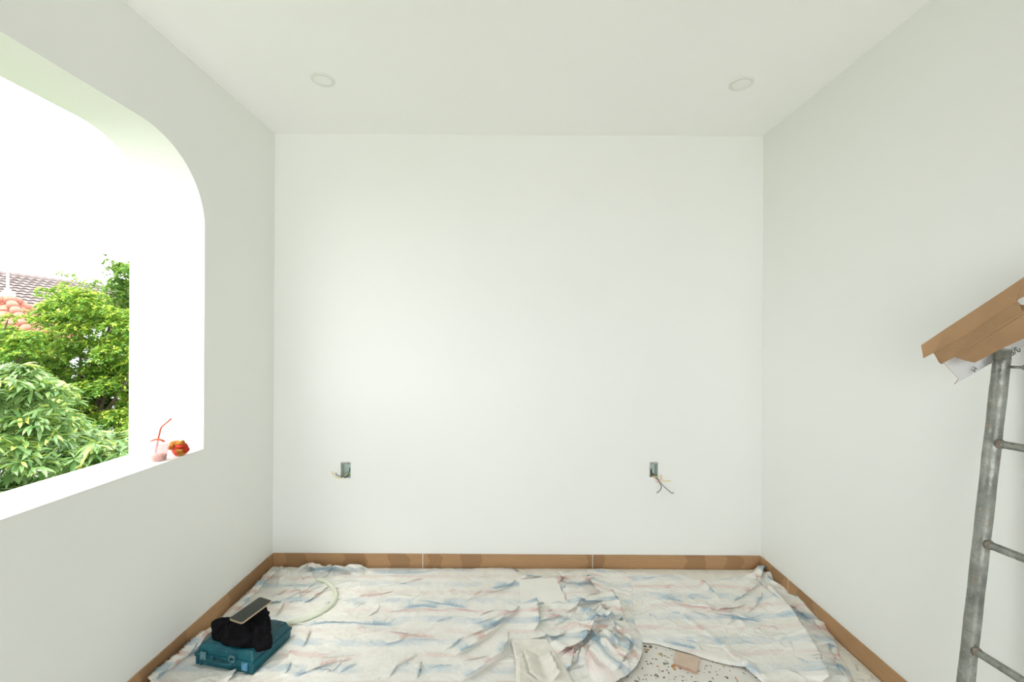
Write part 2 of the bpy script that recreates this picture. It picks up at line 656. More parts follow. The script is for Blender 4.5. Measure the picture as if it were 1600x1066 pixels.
arch_wall()
slab('wall_left_rear', (XL - WT, YR - 0.15, 0.0), (XL, YS, ZC), M_rear_dim)
# sill: thin rendered ledge inside the opening
bm = bmesh.new()
bx(bm, (XL - WT / 2 + 0.001, (AY0 + AY1) / 2, AZ0 + 0.001), (WT + 0.004, AY1 - AY0 - 0.002, 0.006), bevel=0.0015)
structure('trim_1', bm, M_sill)
# pilaster on the outside face, flush with the straight jamb
slab('trim_2', (XL - WT - 0.115, AY1, GZ), (XL - WT, AY1 + 0.5, 4.2), M_white)
# lower facade below the room
slab('trim_3', (XL - WT - 0.02, YR - 0.15, GZ), (XL - WT + 0.15, YB + 0.15, -0.15), M_white)


# baseboards made of panels with pale joints
BH, BT = 0.093, 0.010


def baseboard(name, cuts, axis, pos, sgn):
    root = empty(name, (0, 0, 0))
    root['kind'] = 'structure'
    for i in range(len(cuts) - 1):
        a, b = cuts[i] + 0.0022, cuts[i + 1] - 0.0022
        bm = bmesh.new()
        if axis == 'x':
            bx(bm, ((a + b) / 2, pos + sgn * BT / 2, BH / 2), (b - a, BT, BH), bevel=0.0012, seg=1)
        else:
            bx(bm, (pos + sgn * BT / 2, (a + b) / 2, BH / 2), (BT, b - a, BH), bevel=0.0012, seg=1)
        bm_link('panel', bm, M_kraft, root)
    bm = bmesh.new()
    a, b = cuts[0], cuts[-1]
    if axis == 'x':
        bx(bm, ((a + b) / 2, pos + sgn * (BT * 0.42), BH / 2), (b - a, BT * 0.8, BH - 0.001))
    else:
        bx(bm, (pos + sgn * (BT * 0.42), (a + b) / 2, BH / 2), (BT * 0.8, b - a, BH - 0.001))
    tag(bm_link('joint_filler', bm, M_grout, root), 'pale filler showing in the joints')
    return root


c1 = P(661, 876, YB).x
c2 = P(925.5, 877, YB).x
baseboard('baseboard_back', [XL + 0.001, c1, c2, XR - 0.001], 'x', YB, -1)
baseboard('baseboard_left', [YR + 0.01, -1.0, 0.2, 1.4, YB - BT - 0.001], 'y', XL, 1)
baseboard('baseboard_right', [YR + 0.01, -1.1, 0.1, 1.3, 2.5, YB - BT - 0.001], 'y', XR, -1)

# ------------------------------------------------------------------ outside: ground and houses
bm = bmesh.new()
bx(bm, (-22, 8, GZ - 0.1), (40.0, 60, 0.2))
structure('garden_ground', bm, M_ground)
bm = bmesh.new()
bx(bm, (0, YR - 0.15 - 2.2, -0.06), (6.0, 4.4, 0.12))
structure('terrace_slab', bm, mat_plain('terrace_concrete', (0.62, 0.60, 0.56), 0.8, 0.08, 4))


def grey_roof_house():
    root = empty('tiled_house', (-20, 17, GZ))
    tag(root, 'pale house with a weathered grey tiled roof, far behind the trees', 'house')
    y0, y1, xr, xe, zr, ze = 8.0, 27.0, -20.0, -17.0, 4.0, 2.5
    # tile surface: rows of rolled tiles stepping down the slope
    rows, per, sub = 12, 0.30, 6
    ny = int((y1 - y0) / per * sub)
    V, Fc = [], []
    L = math.hypot(xe - xr, ze - zr)
    nrm = Vector((-(ze - zr), 0, (xe - xr))).normalized()
    for r in range(rows):
        for e in (0, 1):
            t = (r + e) / rows + (0.012 if e else 0)
            lift = 0.0 if e == 0 else 0.05
            for j in range(ny + 1):
                y = y0 + (y1 - y0) * j / ny
                w = 0.045 * abs(math.sin(PI * j / sub)) ** 0.8
                p = Vector((xr + (xe - xr) * t, y, zr + (ze - zr) * t)) + nrm * (lift + w)
                V.append(p)
    for r in range(rows):
        a = (2 * r) * (ny + 1)
        b = (2 * r + 1) * (ny + 1)
        for j in range(ny):
            Fc.append((a + j, b + j, b + j + 1, a + j + 1))
            if r < rows - 1:
                c = (2 * r + 2) * (ny + 1)
                Fc.append((b + j, c + j, c + j + 1, b + j + 1))
    o = py_link('roof_tiles', V, Fc, M_roof_grey, root, world=True)
    o['kind'] = 'stuff'
    bm = bmesh.new()
    bx(bm, (-20.2, (y0 + y1) / 2, (GZ + 2.4) / 2), (5.4, y1 - y0 - 0.8, 2.4 - GZ))
    bm_link('house_wall', bm, M_house, root, world=True)
    bm = bmesh.new()
    vs = [(-23, 2.5), (-20.0, 3.95), (-17.1, 2.45), (-23, 2.3)]
    f = [bm.verts.new((x, y0, z)) for x, z in vs] + [bm.verts.new((x, y1, z)) for x, z in vs]
    bm.faces.new(f[:4]); bm.faces.new(f[4:])
    for k in range(4):
        bm.faces.new((f[k], f[(k + 1) % 4], f[4 + (k + 1) % 4], f[4 + k]))
    bm_link('roof_body', bm, M_roof_grey, root, world=True)
    capm = None
    for k in range(60):
        y = y0 + 0.15 + k * (y1 - y0 - 0.3) / 59
        if capm is None:
            bm = bmesh.new()
            pts = [Vector((0, -0.17, 0)), Vector((0, 0.17, 0.015))]
            tube_bm(bm, pts, [0.10, 0.12], 8)
            o = bm_link('ridge_tile', bm, M_roof_grey, root, world=True)
            capm = o.data
        else:
            o = link('ridge_tile', capm, None, root, world=True)
        o.location = (xr, y, zr + 0.03)
    for k in range(5):
        y = y0 + 2.2 + k * 3.6
        bm = bmesh.new()
        bx(bm, (-17.48, y, 0.7), (0.12, 1.3, 1.2), bevel=0.02, seg=1)
        wf = bm_link('window_frame', bm, M_finial, root, world=True)
        bm = bmesh.new()
        bx(bm, (-17.41, y, 0.7), (0.02, 1.1, 1.0))
        bm_link('pane', bm, M_phone_dark, wf, world=True)


grey_roof_house()


def red_turret():
    ap = P(12, 463, 9.6)
    root = empty('turret_roof', (ap.x, ap.y, GZ))
    tag(root, 'small red tiled hip roof topped by a white finial spike', 'roof')
    hw, dz = 1.0, 1.1
    rot = Matrix.Rotation(math.radians(22), 3, 'Z')
    apl = Vector((0, 0, ap.z - GZ - 0.05))
    cor = [rot @ Vector((sx * hw, sy * hw, 0)) + Vector((0, 0, apl.z - dz)) for sx, sy in ((-1, -1), (1, -1), (1, 1), (-1, 1))]
    # rolled tile faces
    V, Fc = [], []
    for q in range(4):
        a, b = cor[q], cor[(q + 1) % 4]
        nrm = (b - a).cross(apl - a).normalized()
        if nrm.z < 0: nrm = -nrm
        rows, cols = 7, 54
        base = len(V)
        for r in range(rows):
            for e in (0, 1):
                t = (r + e) / rows
                for j in range(cols + 1):
                    s = j / cols
                    p = apl.lerp(a.lerp(b, s), t)
                    width = (b - a).length * t
                    w = 0.03 * abs(math.sin(PI * (s - 0.5) * width / 0.2))
                    V.append(p + nrm * (w + (0.03 if e else 0.0)))
        for r in range(rows):
            for e in (0, 1):
                if r == rows - 1 and e == 1: break
                i0 = base + (2 * r + e) * (cols + 1)
                for j in range(cols):
                    Fc.append((i0 + j, i0 + j + 1, i0 + cols + 2 + j, i0 + cols + 1 + j))
    o = py_link('roof_tiles', V, Fc, M_roof_red, root); o['kind'] = 'stuff'
    capm = None
    for q in range(4):
        L = (cor[q] - apl)
        n = 8
        for k in range(n):
            if capm is None:
                bm = bmesh.new()
                tube_bm(bm, [(0, 0, -0.115), (0, 0, 0.115)], [0.085, 0.11], 10)
                o = bm_link('hip_tile', bm, M_roof_red, root, True); capm = o.data
            else:
                o = link('hip_tile', capm, None, root)
            o.location = apl + L * ((k + 0.5) / n) + Vector((0, 0, 0.035))
            o.rotation_mode = 'QUATERNION'
            o.rotation_quaternion = L.to_track_quat('Z', 'Y')
    bm = bmesh.new()
    lathe_bm(bm, [(0.001, 0.56), (0.022, 0.50), (0.022, 0.16), (0.06, 0.14), (0.04, 0.10), (0.11, 0.06), (0.13, 0.0), (0.09, -0.08), (0.001, -0.08)],
             (0, 0, apl.z + 0.07), 16)
    tag(bm_link('finial', bm, M_finial, root, True), 'white finial spike')
    bm = bmesh.new()
    bx(bm, (0, 0, (apl.z - dz) / 2), (2.3, 2.3, apl.z - dz), Matrix.Rotation(math.radians(22), 4, 'Z'))
    bm_link('turret_wall', bm, M_house, root)


red_turret()


# ------------------------------------------------------------------ foliage
def rot_to(dirs, roll):
    """rotation matrices whose local +Y points along dirs, local Z roughly up"""
    y = dirs / np.linalg.norm(dirs, axis=1, keepdims=True)
    up = np.tile(np.array([0.0, 0, 1]), (len(y), 1))
    x = np.cross(y, up)
    n = np.linalg.norm(x, axis=1, keepdims=True)
    x = np.where(n < 1e-3, np.array([[1.0, 0, 0]]), x / np.maximum(n, 1e-3))
    z = np.cross(x, y)
    c, s = np.cos(roll)[:, None], np.sin(roll)[:, None]
    x2 = x * c + z * s
    z2 = -x * s + z * c
    return np.stack([x2, y, z2], axis=2)


BROAD_V = np.array([(0, 0, 0), (-0.085, 0.25, 0.035), (0, 0.25, 0), (0.085, 0.25, 0.035), (-0.115, 0.55, 0.02), (0, 0.55, -0.025),
                    (0.115, 0.55, 0.02), (-0.07, 0.82, -0.06), (0, 0.82, -0.09), (0.07, 0.82, -0.06), (0, 1.0, -0.17)], float)
BROAD_F = [(0, 2, 1), (0, 3, 2), (1, 2, 5, 4), (2, 3, 6, 5), (4, 5, 8, 7), (5, 6, 9, 8), (7, 8, 10), (8, 9, 10)]
FINE_V = np.array([(0, 0, 0), (-0.24, 0.5, 0.07), (0, 0.5, 0), (0.24, 0.5, 0.07), (0, 1.0, -0.10)], float)
FINE_F = [(0, 2, 1), (0, 3, 2), (1, 2, 4), (2, 3, 4)]


def leaf_mesh(name, TV, TF, pos, R, scale, colr, mat, parent):
    n, k = len(pos), len(TV)
    V = np.einsum('nij,kj->nki', R, TV) * scale[:, None, None] + pos[:, None, :]
    me = bpy.data.meshes.new(name)
    me.vertices.add(n * k)
    me.vertices.foreach_set('co', V.reshape(-1).astype(np.float32))
    sizes = np.array([len(f) for f in TF])
    flat = np.array([i for f in TF for i in f])
    loops = (flat[None, :] + (np.arange(n) * k)[:, None]).reshape(-1)
    ls = np.tile(sizes, n)
    starts = np.concatenate([[0], np.cumsum(ls)[:-1]])
    me.loops.add(len(loops)); me.loops.foreach_set('vertex_index', loops.astype(np.int32))
    me.polygons.add(len(ls)); me.polygons.foreach_set('loop_start', starts.astype(np.int32))
    me.update(calc_edges=True)
    a = me.color_attributes.new('leafcol', 'FLOAT_COLOR', 'POINT')
    cc = np.concatenate([np.repeat(colr, k, axis=0), np.ones((n * k, 1))], axis=1)
    a.data.foreach_set('color', cc.reshape(-1).astype(np.float32))
    me.polygons.foreach_set('use_smooth', np.ones(len(ls), bool))
    me.update()
    return link(name, me, mat, parent, world=parent is not None)


def make_rosettes(clumps, per_area, leaves, leaf_len, droop, tilt_up):
    """clumps: (x,y,z,r). leaf clusters scattered over the upper / outer shell of every clump"""
    pos, dirs, tips = [], [], []
    for (x, y, z, r) in clumps:
        n = max(4, int(per_area * r * r))
        d = rng.normal(size=(n, 3))
        d /= np.linalg.norm(d, axis=1, keepdims=True)
        d[:, 2] = np.where(d[:, 2] < -0.35, -d[:, 2], d[:, 2])
        rr = r * rng.uniform(0.55, 1.08, n) ** 0.6
        pos.append(np.array([x, y, z]) + d * rr[:, None] * np.array([1, 1, 0.78]))
        dirs.append(d)
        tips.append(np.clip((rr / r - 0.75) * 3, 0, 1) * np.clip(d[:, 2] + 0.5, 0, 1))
    pos = np.concatenate(pos); dirs = np.concatenate(dirs); tips = np.concatenate(tips)
    m = len(pos)
    axis = dirs + np.array([0, 0, tilt_up])
    axis /= np.linalg.norm(axis, axis=1, keepdims=True)
    P_, D_, T_ = [], [], []
    ref = np.cross(axis, np.array([0.3, 0.9, 0.2])); ref /= np.linalg.norm(ref, axis=1, keepdims=True)
    oth = np.cross(axis, ref)
    ph0 = rng.uniform(0, 2 * PI, m)
    for k in range(leaves):
        ph = ph0 + k * 2.4 + rng.uniform(-.3, .3, m)
        el = rng.uniform(0.1, 0.75, m)
        d = (ref * np.cos(ph)[:, None] + oth * np.sin(ph)[:, None]) * np.cos(el)[:, None] + axis * np.sin(el)[:, None]
        d[:, 2] -= droop * rng.uniform(0.3, 1.2, m)
        P_.append(pos + axis * (rng.uniform(-0.3, 0.3, m) * leaf_len * 0.5)[:, None]); D_.append(d); T_.append(tips)
    P_ = np.concatenate(P_); D_ = np.concatenate(D_); T_ = np.concatenate(T_)
    R = rot_to(D_, rng.normal(0, 0.35, len(P_)))
    S = leaf_len * rng.uniform(0.65, 1.2, len(P_))
    return P_, R, S, T_


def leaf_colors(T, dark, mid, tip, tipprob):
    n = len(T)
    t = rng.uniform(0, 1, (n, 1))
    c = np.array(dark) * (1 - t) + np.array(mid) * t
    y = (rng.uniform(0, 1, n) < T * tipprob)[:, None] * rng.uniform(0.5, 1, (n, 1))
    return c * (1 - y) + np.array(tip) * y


def branches(root, base, clumps, top_r, n, name='branch'):
    idx = list(range(len(clumps)))
    random.shuffle(idx)
    for i in idx[:n]:
        c = clumps[i]
        e = Vector(c[:3])
        s = Vector(base) + Vector((0, 0, random.uniform(-0.5, 0.1)))
        mid = s.lerp(e, 0.5) + Vector((random.uniform(-.15, .15), random.uniform(-.15, .15), -0.12))
        bm = bmesh.new()
        tube_bm(bm, smooth_path([s, mid, e], 4), [top_r * (1 - 0.8 * k / 8) for k in range(9)], 7)
        bm_link(name, bm, M_bark, root, True, world=True)


def tree(label, clumps, base, dark, mid, tip, tipprob, leaf_len=0.085, per_area=650, leaves=7, nbr=9, tilt=0.8, droop=0.25):
    root = empty('leafy_tree', (base[0], base[1], GZ))
    tag(root, label, 'tree', 'trees outside the arched opening')
    bm = bmesh.new()
    b = Vector((base[0], base[1], GZ)); t = Vector(base)
    tube_bm(bm, smooth_path([b, b.lerp(t, 0.5) + Vector((0.12, 0.05, 0)), t], 5), [0.17 - 0.08 * k / 10 for k in range(11)], 10)
    bm_link('trunk', bm, M_bark, root, True, world=True)
    branches(root, base, clumps, 0.05, nbr)
    p, R, S, T = make_rosettes(clumps, per_area, leaves, leaf_len, droop, tilt)
    o = leaf_mesh('foliage', FINE_V, FINE_F, p, R, S, leaf_colors(T, dark, mid, tip, tipprob), M_leaf, root)
    o['kind'] = 'stuff'
    return root


def clump(px, py, d, rpx):
    p = P(px, py, d)
    return (p.x, p.y, p.z, rpx / F * d)


def fill(top, x0, x1, ybot, d, rpx, n, seed, ddep=1.0, vr=(0.7, 1.3)):
    """random clumps below the crown outline top = [(px, py), ...]"""
    r_ = random.Random(seed)
    out = []
    for _ in range(n):
        x = r_.uniform(x0, x1)
        yt = np.interp(x, [a for a, b in top], [b for a, b in top])
        r = rpx * r_.uniform(*vr)
        f = r_.random() ** 1.3
        y = yt + r + f * max(5, ybot - yt - r)
        out.append(clump(x, y, d + r_.uniform(-0.3, ddep) - 0.6 * f, r))
    return out


# tall tree beside the pilaster
topA = [(150, 470), (160, 440), (172, 420), (195, 405), (260, 385), (340, 400), (380, 460)]
cl = fill(topA, 172, 370, 700, 8.8, 22, 170, 3, 1.8)
cl += [clump(164, 402, 8.7, 6), clump(170, 412, 8.7, 8), clump(178, 424, 8.7, 10), clump(190, 420, 8.7, 12), clump(200, 432, 8.7, 16),
       clump(184, 447, 8.7, 15), clump(193, 470, 8.6, 18), clump(190, 497, 8.6, 18)]
tree('tall dark green tree rising highest beside the white jamb of the arched opening', cl, tuple(P(240, 640, 9.3)),
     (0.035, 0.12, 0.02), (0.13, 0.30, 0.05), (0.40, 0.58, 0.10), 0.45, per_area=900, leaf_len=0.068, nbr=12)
# yellow-green middle tree
topB = [(40, 560), (58, 545), (75, 470), (95, 448), (125, 446), (150, 446), (165, 458), (200, 480), (260, 500)]
cl = fill(topB, 72, 235, 740, 7.6, 21, 190, 5, 1.8)
cl += [clump(66, 457, 7.5, 9), clump(56, 464, 7.5, 5), clump(80, 463, 7.5, 10), clump(76, 484, 7.5, 12), clump(97, 428, 7.6, 6), clump(108, 434, 7.6, 9), clump(101, 446, 7.6, 6),
       clump(118, 440, 7.6, 5), clump(96, 455, 7.5, 12), clump(118, 462, 7.5, 16), clump(146, 447, 7.5, 13), clump(90, 480, 7.4, 18), clump(80, 507, 7.3, 17),
       clump(112, 495, 7.3, 18), clump(140, 480, 7.3, 18), clump(165, 490, 7.3, 18)]
tree('yellow-green tree with a rounded crown in front of the grey tiled roof', cl, tuple(P(130, 690, 8.0)),
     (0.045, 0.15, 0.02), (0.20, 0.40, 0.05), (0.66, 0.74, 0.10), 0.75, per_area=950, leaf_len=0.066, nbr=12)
# left tree
topC = [(-330, 470), (-200, 455), (-60, 478), (0, 490), (30, 493), (55, 515), (75, 545), (90, 580)]
cl = fill(topC, -330, 80, 700, 6.9, 22, 160, 8, 1.5)
cl += [clump(12, 500, 6.9, 13), clump(36, 503, 6.9, 12), clump(52, 528, 6.8, 15), clump(8, 530, 6.7, 18), clump(34, 545, 6.7, 18)]
tree('bushy bright green tree below the red turret roof, left of the yellow-green one', cl, tuple(P(-60, 690, 7.4)),
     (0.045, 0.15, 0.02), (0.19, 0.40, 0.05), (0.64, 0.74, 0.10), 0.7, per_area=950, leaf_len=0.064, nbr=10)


def mango():
    topM = [(-420, 470), (-200, 520), (-60, 560), (0, 568), (40, 566), (75, 592), (100, 618), (125, 650), (150, 672), (178, 664), (200, 664), (230, 680)]
    cl = fill(topM, -420, 112, 850, 4.3, 20, 150, 21, 0.7, (0.4, 1.5))
    cl += fill(topM, -420, 230, 900, 5.3, 28, 110, 24, 0.6)
    cl += fill([(110, 665), (150, 672), (180, 668), (240, 672)], 128, 230, 800, 4.5, 18, 38, 22, 0.4)
    cl += [clump(36, 586, 4.3, 17), clump(5, 592, 4.3, 20), clump(70, 612, 4.3, 17), clump(98, 640, 4.3, 15), clump(115, 662, 4.3, 12)]
    root = empty('broadleaf_tree', (P(-40, 700, 4.6).x, P(-40, 700, 4.6).y, GZ))
    tag(root, 'nearest tree with long glossy drooping leaves, just outside the sill', 'tree', 'trees outside the arched opening')
    base = P(-40, 840, 4.8)
    bm = bmesh.new()
    b = Vector((base.x, base.y, GZ))
    tube_bm(bm, smooth_path([b, b.lerp(base, 0.5) + Vector((0.1, 0, 0)), base], 5), [0.16 - 0.07 * k / 10 for k in range(11)], 10)
    bm_link('trunk', bm, M_bark, root, True, world=True)
    branches(root, tuple(base), cl, 0.04, 18)
    p, R, S, T = make_rosettes(cl, 480, 9, 0.15, 0.6, 1.1)
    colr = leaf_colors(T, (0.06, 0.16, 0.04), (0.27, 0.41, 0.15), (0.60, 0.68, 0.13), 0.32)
    # the 300 leaves nearest the viewer inside the frame are single objects
    C = np.array([0, 0, CZ])
    rel = p - C
    u = rel[:, 0] / rel[:, 1] * F + 800
    v = 533 - rel[:, 2] / rel[:, 1] * F
    depth = np.linalg.norm(rel, axis=1)
    key = np.where((u > 4) & (u < 198) & (v > 560) & (v < 775), depth, 1e6)
    # spread over the picture: best (nearest) per small cell
    cell = (u // 12).astype(int) * 1000 + (v // 12).astype(int)
    order = np.argsort(key)
    cnt, pick = {}, []
    for i in order:
        if key[i] > 1e5 or len(pick) >= 300: break
        c = cell[i]
        if cnt.get(c, 0) < 2:
            cnt[c] = cnt.get(c, 0) + 1
            pick.append(i)
    rest = np.ones(len(p), bool); rest[pick] = False
    o = leaf_mesh('foliage', BROAD_V, BROAD_F, p[rest], R[rest], S[rest], colr[rest], M_mango, root)
    o['kind'] = 'stuff'
    variants = []
    for k in range(6):
        cc = np.array([colr[pick[k * 7]]])
        m = leaf_mesh('leaf_proto', BROAD_V, BROAD_F, np.zeros((1, 3)), np.eye(3)[None], np.ones(1), cc, M_mango, None)
        variants.append(m.data)
        bpy.data.objects.remove(m)
        variants[-1].name = 'leaf'
    bpy.context.view_layer.update()
    inv = root.matrix_world.inverted()
    for k, i in enumerate(pick):
        o = bpy.data.objects.new('leaf', variants[k % 6])
        COL.objects.link(o)
        o.parent = root
        o.matrix_parent_inverse = inv
        M3 = Matrix([list(r) for r in (R[i] * S[i])])
        M4 = M3.to_4x4(); M4.translation = Vector(p[i])
        o.matrix_basis = M4
    return root


mango()


# ------------------------------------------------------------------ drop cloths
def vnoise(x, y, seed=0):
    """smooth value noise in [-1, 1]"""
    r = np.random.default_rng(1000 + seed)
    tab = r.uniform(-1, 1, (256, 256))
    xi, yi = np.floor(x).astype(int), np.floor(y).astype(int)
    fx, fy = x - xi, y - yi
    fx = fx * fx * (3 - 2 * fx); fy = fy * fy * (3 - 2 * fy)
    g = lambda a, b: tab[a % 256, b % 256]
    return ((g(xi, yi) * (1 - fx) + g(xi + 1, yi) * fx) * (1 - fy) + (g(xi, yi + 1) * (1 - fx) + g(xi + 1, yi + 1) * fx) * fy)


def apply_folds(X, Y, folds):
    dz = np.zeros_like(X); dx = np.zeros_like(X); dy = np.zeros_like(X); ds = np.zeros_like(X); cl = np.zeros_like(X)
    for fd in folds:
        pts, h, w, side = fd[:4]
        opt = fd[4] if len(fd) > 4 else {}
        h = h * 1.35
        fw = [PZ(a, b, opt.get('zz', 0.01)) for a, b in pts]
        pw = np.array([(p.x, p.y) for p in smooth_path(fw, 5)]) if len(fw) > 2 else np.array([(p.x, p.y) for p in fw])
        seg = np.linalg.norm(np.diff(pw, axis=0), axis=1)
        cum = np.concatenate([[0], np.cumsum(seg)]); tot = cum[-1]
        lo = pw.min(0) - 4 * w; hi = pw.max(0) + 4 * w
        m = (X > lo[0]) & (X < hi[0]) & (Y > lo[1]) & (Y < hi[1])
        if not m.any(): continue
        x, y = X[m], Y[m]
        best = np.full(x.shape, 1e9); sg = np.zeros_like(x); tt = np.zeros_like(x); nx = np.zeros_like(x); ny = np.zeros_like(x)
        for i in range(len(pw) - 1):
            a, b = pw[i], pw[i + 1]
            ab = b - a; L2 = (ab ** 2).sum()
            t = np.clip(((x - a[0]) * ab[0] + (y - a[1]) * ab[1]) / L2, 0, 1)
            qx = a[0] + ab[0] * t; qy = a[1] + ab[1] * t
            d = np.hypot(x - qx, y - qy)
            cr = (ab[0] * (y - a[1]) - ab[1] * (x - a[0])) / math.sqrt(L2)
            u = d < best
            best = np.where(u, d, best); sg = np.where(u, np.sign(cr), sg)
            tt = np.where(u, (cum[i] + seg[i] * t) / tot, tt)
            n = np.array([-ab[1], ab[0]]) / math.sqrt(L2)
            nx = np.where(u, n[0], nx); ny = np.where(u, n[1], ny)
        s = best * sg * side                       # >0 gentle side, <0 steep side
        t0, t1 = opt.get('taper', (0.25, 0.25))
        tap = np.clip(tt / max(t0, 1e-3), 0, 1) * np.clip((1 - tt) / max(t1, 1e-3), 0, 1)
        tap = tap * tap * (3 - 2 * tap)
        st = opt.get('steep', 0.24)
        prof = np.where(s >= 0, np.exp(-(np.abs(s) / w) ** 1.25), np.exp(-(np.abs(s) / (w * st)) ** 2))
        a = prof * tap
        dz[m] += h * a
        sh = opt.get('lean', 1.1) * h * a * prof
        dx[m] -= nx * side * sh; dy[m] -= ny * side * sh
        ds[m] += opt.get('warp', 0.05) * a
        cl[m] = np.maximum(cl[m], opt.get('clean', 0.8) * tap * np.exp(-((s + w * st * 0.3) / (w * 0.55)) ** 2))
    return dz, dx, dy, ds, cl


def interp_edge(pts, t, axis):
    """edge polyline in world; returns other coordinate at coordinate t along `axis`"""
    w = sorted([(p.x, p.y) for p in (PZ(a, b, 0.01) for a, b in pts)], key=lambda q: q[axis])
    return np.interp(t, [q[axis] for q in w], [q[1 - axis] for q in w])


FLATS = []                       # things resting on the cloth press it flat: (x, y, angle, half w, half d, height)
_a, _b = PZ(303.7, 1039, 0.012), PZ(392, 1055.6, 0.012)
_t = math.atan2(_b.y - _a.y, _b.x - _a.x)
FLATS.append((_a.x + math.cos(_t) * 0.1575 - math.sin(_t) * 0.1225, _a.y + math.sin(_t) * 0.1575 + math.cos(_t) * 0.1225, _t, 0.157, 0.122, 0.0110))
_c = PZ(845, 925, 0.02)
FLATS.append((_c.x, _c.y, 0.0, 0.150, 0.100, 0.0150))


def cloth(name, nx, ny, left, right, bottom, top, folds, mat, zbase, seed, extra=None, wr=1.0):
    u = np.linspace(0, 1, nx)[None, :].repeat(ny, 0)
    v = np.linspace(0, 1, ny)[:, None].repeat(nx, 1)
    # two passes: y from the x guess, x from the y
    x = left(np.full_like(u, 2.2)) * (1 - u) + right(np.full_like(u, 2.2)) * u
    for _ in range(3):
        y = bottom(x) * (1 - v) + top(x) * v
        x = left(y) * (1 - u) + right(y) * u
    dz, dx, dy, ds, cl = apply_folds(x, y, folds)
    n1 = vnoise(x * 4.2 + 3, y * 6.3, seed)
    n2 = 1 - np.abs(vnoise(x * 9 + y * 5, y * 17 - x * 6, seed + 1))
    n3 = 1 - np.abs(vnoise(x * 21 - y * 13, y * 33 + x * 12, seed + 2))
    n4 = vnoise(x * 60, y * 75, seed + 3)
    gate = np.clip(vnoise(x * 2.7, y * 4.1, seed + 4) + 0.45, 0, 1)
    z = zbase + 0.006 * (n1 + 1) + wr * (0.006 * n2 ** 5 * gate + 0.0035 * n3 ** 5 * gate + 0.0006 * n4) + dz
    ds = ds + 0.006 * n1 + 0.02 * n2 ** 6 * gate
    cl = np.clip(cl + 0.35 * (n2 ** 8) * gate, 0, 1)
    if extra is not None:
        ez, es, ec = extra(x, y)
        z = z + ez; ds = ds + es; cl = np.clip(np.maximum(cl, ec), 0, 1)
    z = np.maximum(z, 0.003)
    for fx, fy, fa, hx, hy, zm in FLATS:
        lx = (x - fx) * math.cos(fa) + (y - fy) * math.sin(fa)
        ly = -(x - fx) * math.sin(fa) + (y - fy) * math.cos(fa)
        k = np.clip(np.minimum(hx + 0.012 - np.abs(lx), hy + 0.012 - np.abs(ly)) / 0.012, 0, 1)
        z = z * (1 - k) + np.minimum(z, zm) * k
        dx = dx * (1 - k); dy = dy * (1 - k)
    # hems lie down on the floor
    edge = np.minimum(np.minimum(u, 1 - u) * nx, np.minimum(v, 1 - v) * ny)
    z = zbase * 0.5 + (z - zbase * 0.5) * np.clip(0.35 + edge / 12, 0, 1)
    X3 = np.clip(x + dx, XL + BT + 0.002, XR - BT - 0.002)
    Y3 = np.minimum(y + dy, YB - BT - 0.002)
    V = np.stack([X3, Y3, z], -1).reshape(-1, 3)
    me = bpy.data.meshes.new(name)
    me.vertices.add(len(V)); me.vertices.foreach_set('co', V.reshape(-1).astype(np.float32))
    i = (np.arange(ny - 1)[:, None] * nx + np.arange(nx - 1)[None, :]).reshape(-1)
    q = np.stack([i, i + 1, i + nx + 1, i + nx], 1)
    me.loops.add(q.size); me.loops.foreach_set('vertex_index', q.reshape(-1).astype(np.int32))
    me.polygons.add(len(q)); me.polygons.foreach_set('loop_start', (np.arange(len(q)) * 4).astype(np.int32))
    me.update(calc_edges=True)
    uvl = me.uv_layers.new(name='UVMap')
    UV = np.stack([x, y + ds], -1).reshape(-1, 2)[q.reshape(-1)]
    uvl.data.foreach_set('uv', UV.reshape(-1).astype(np.float32))
    at = me.attributes.new('clean', 'FLOAT', 'POINT')
    at.data.foreach_set('value', cl.reshape(-1).astype(np.float32))
    me.polygons.foreach_set('use_smooth', np.ones(len(q), bool))
    me.update()
    o = link(name, me, mat)
    sd = o.modifiers.new('thickness', 'SOLIDIFY'); sd.thickness = 0.0015; sd.offset = 1
    return o, (x, y, z)


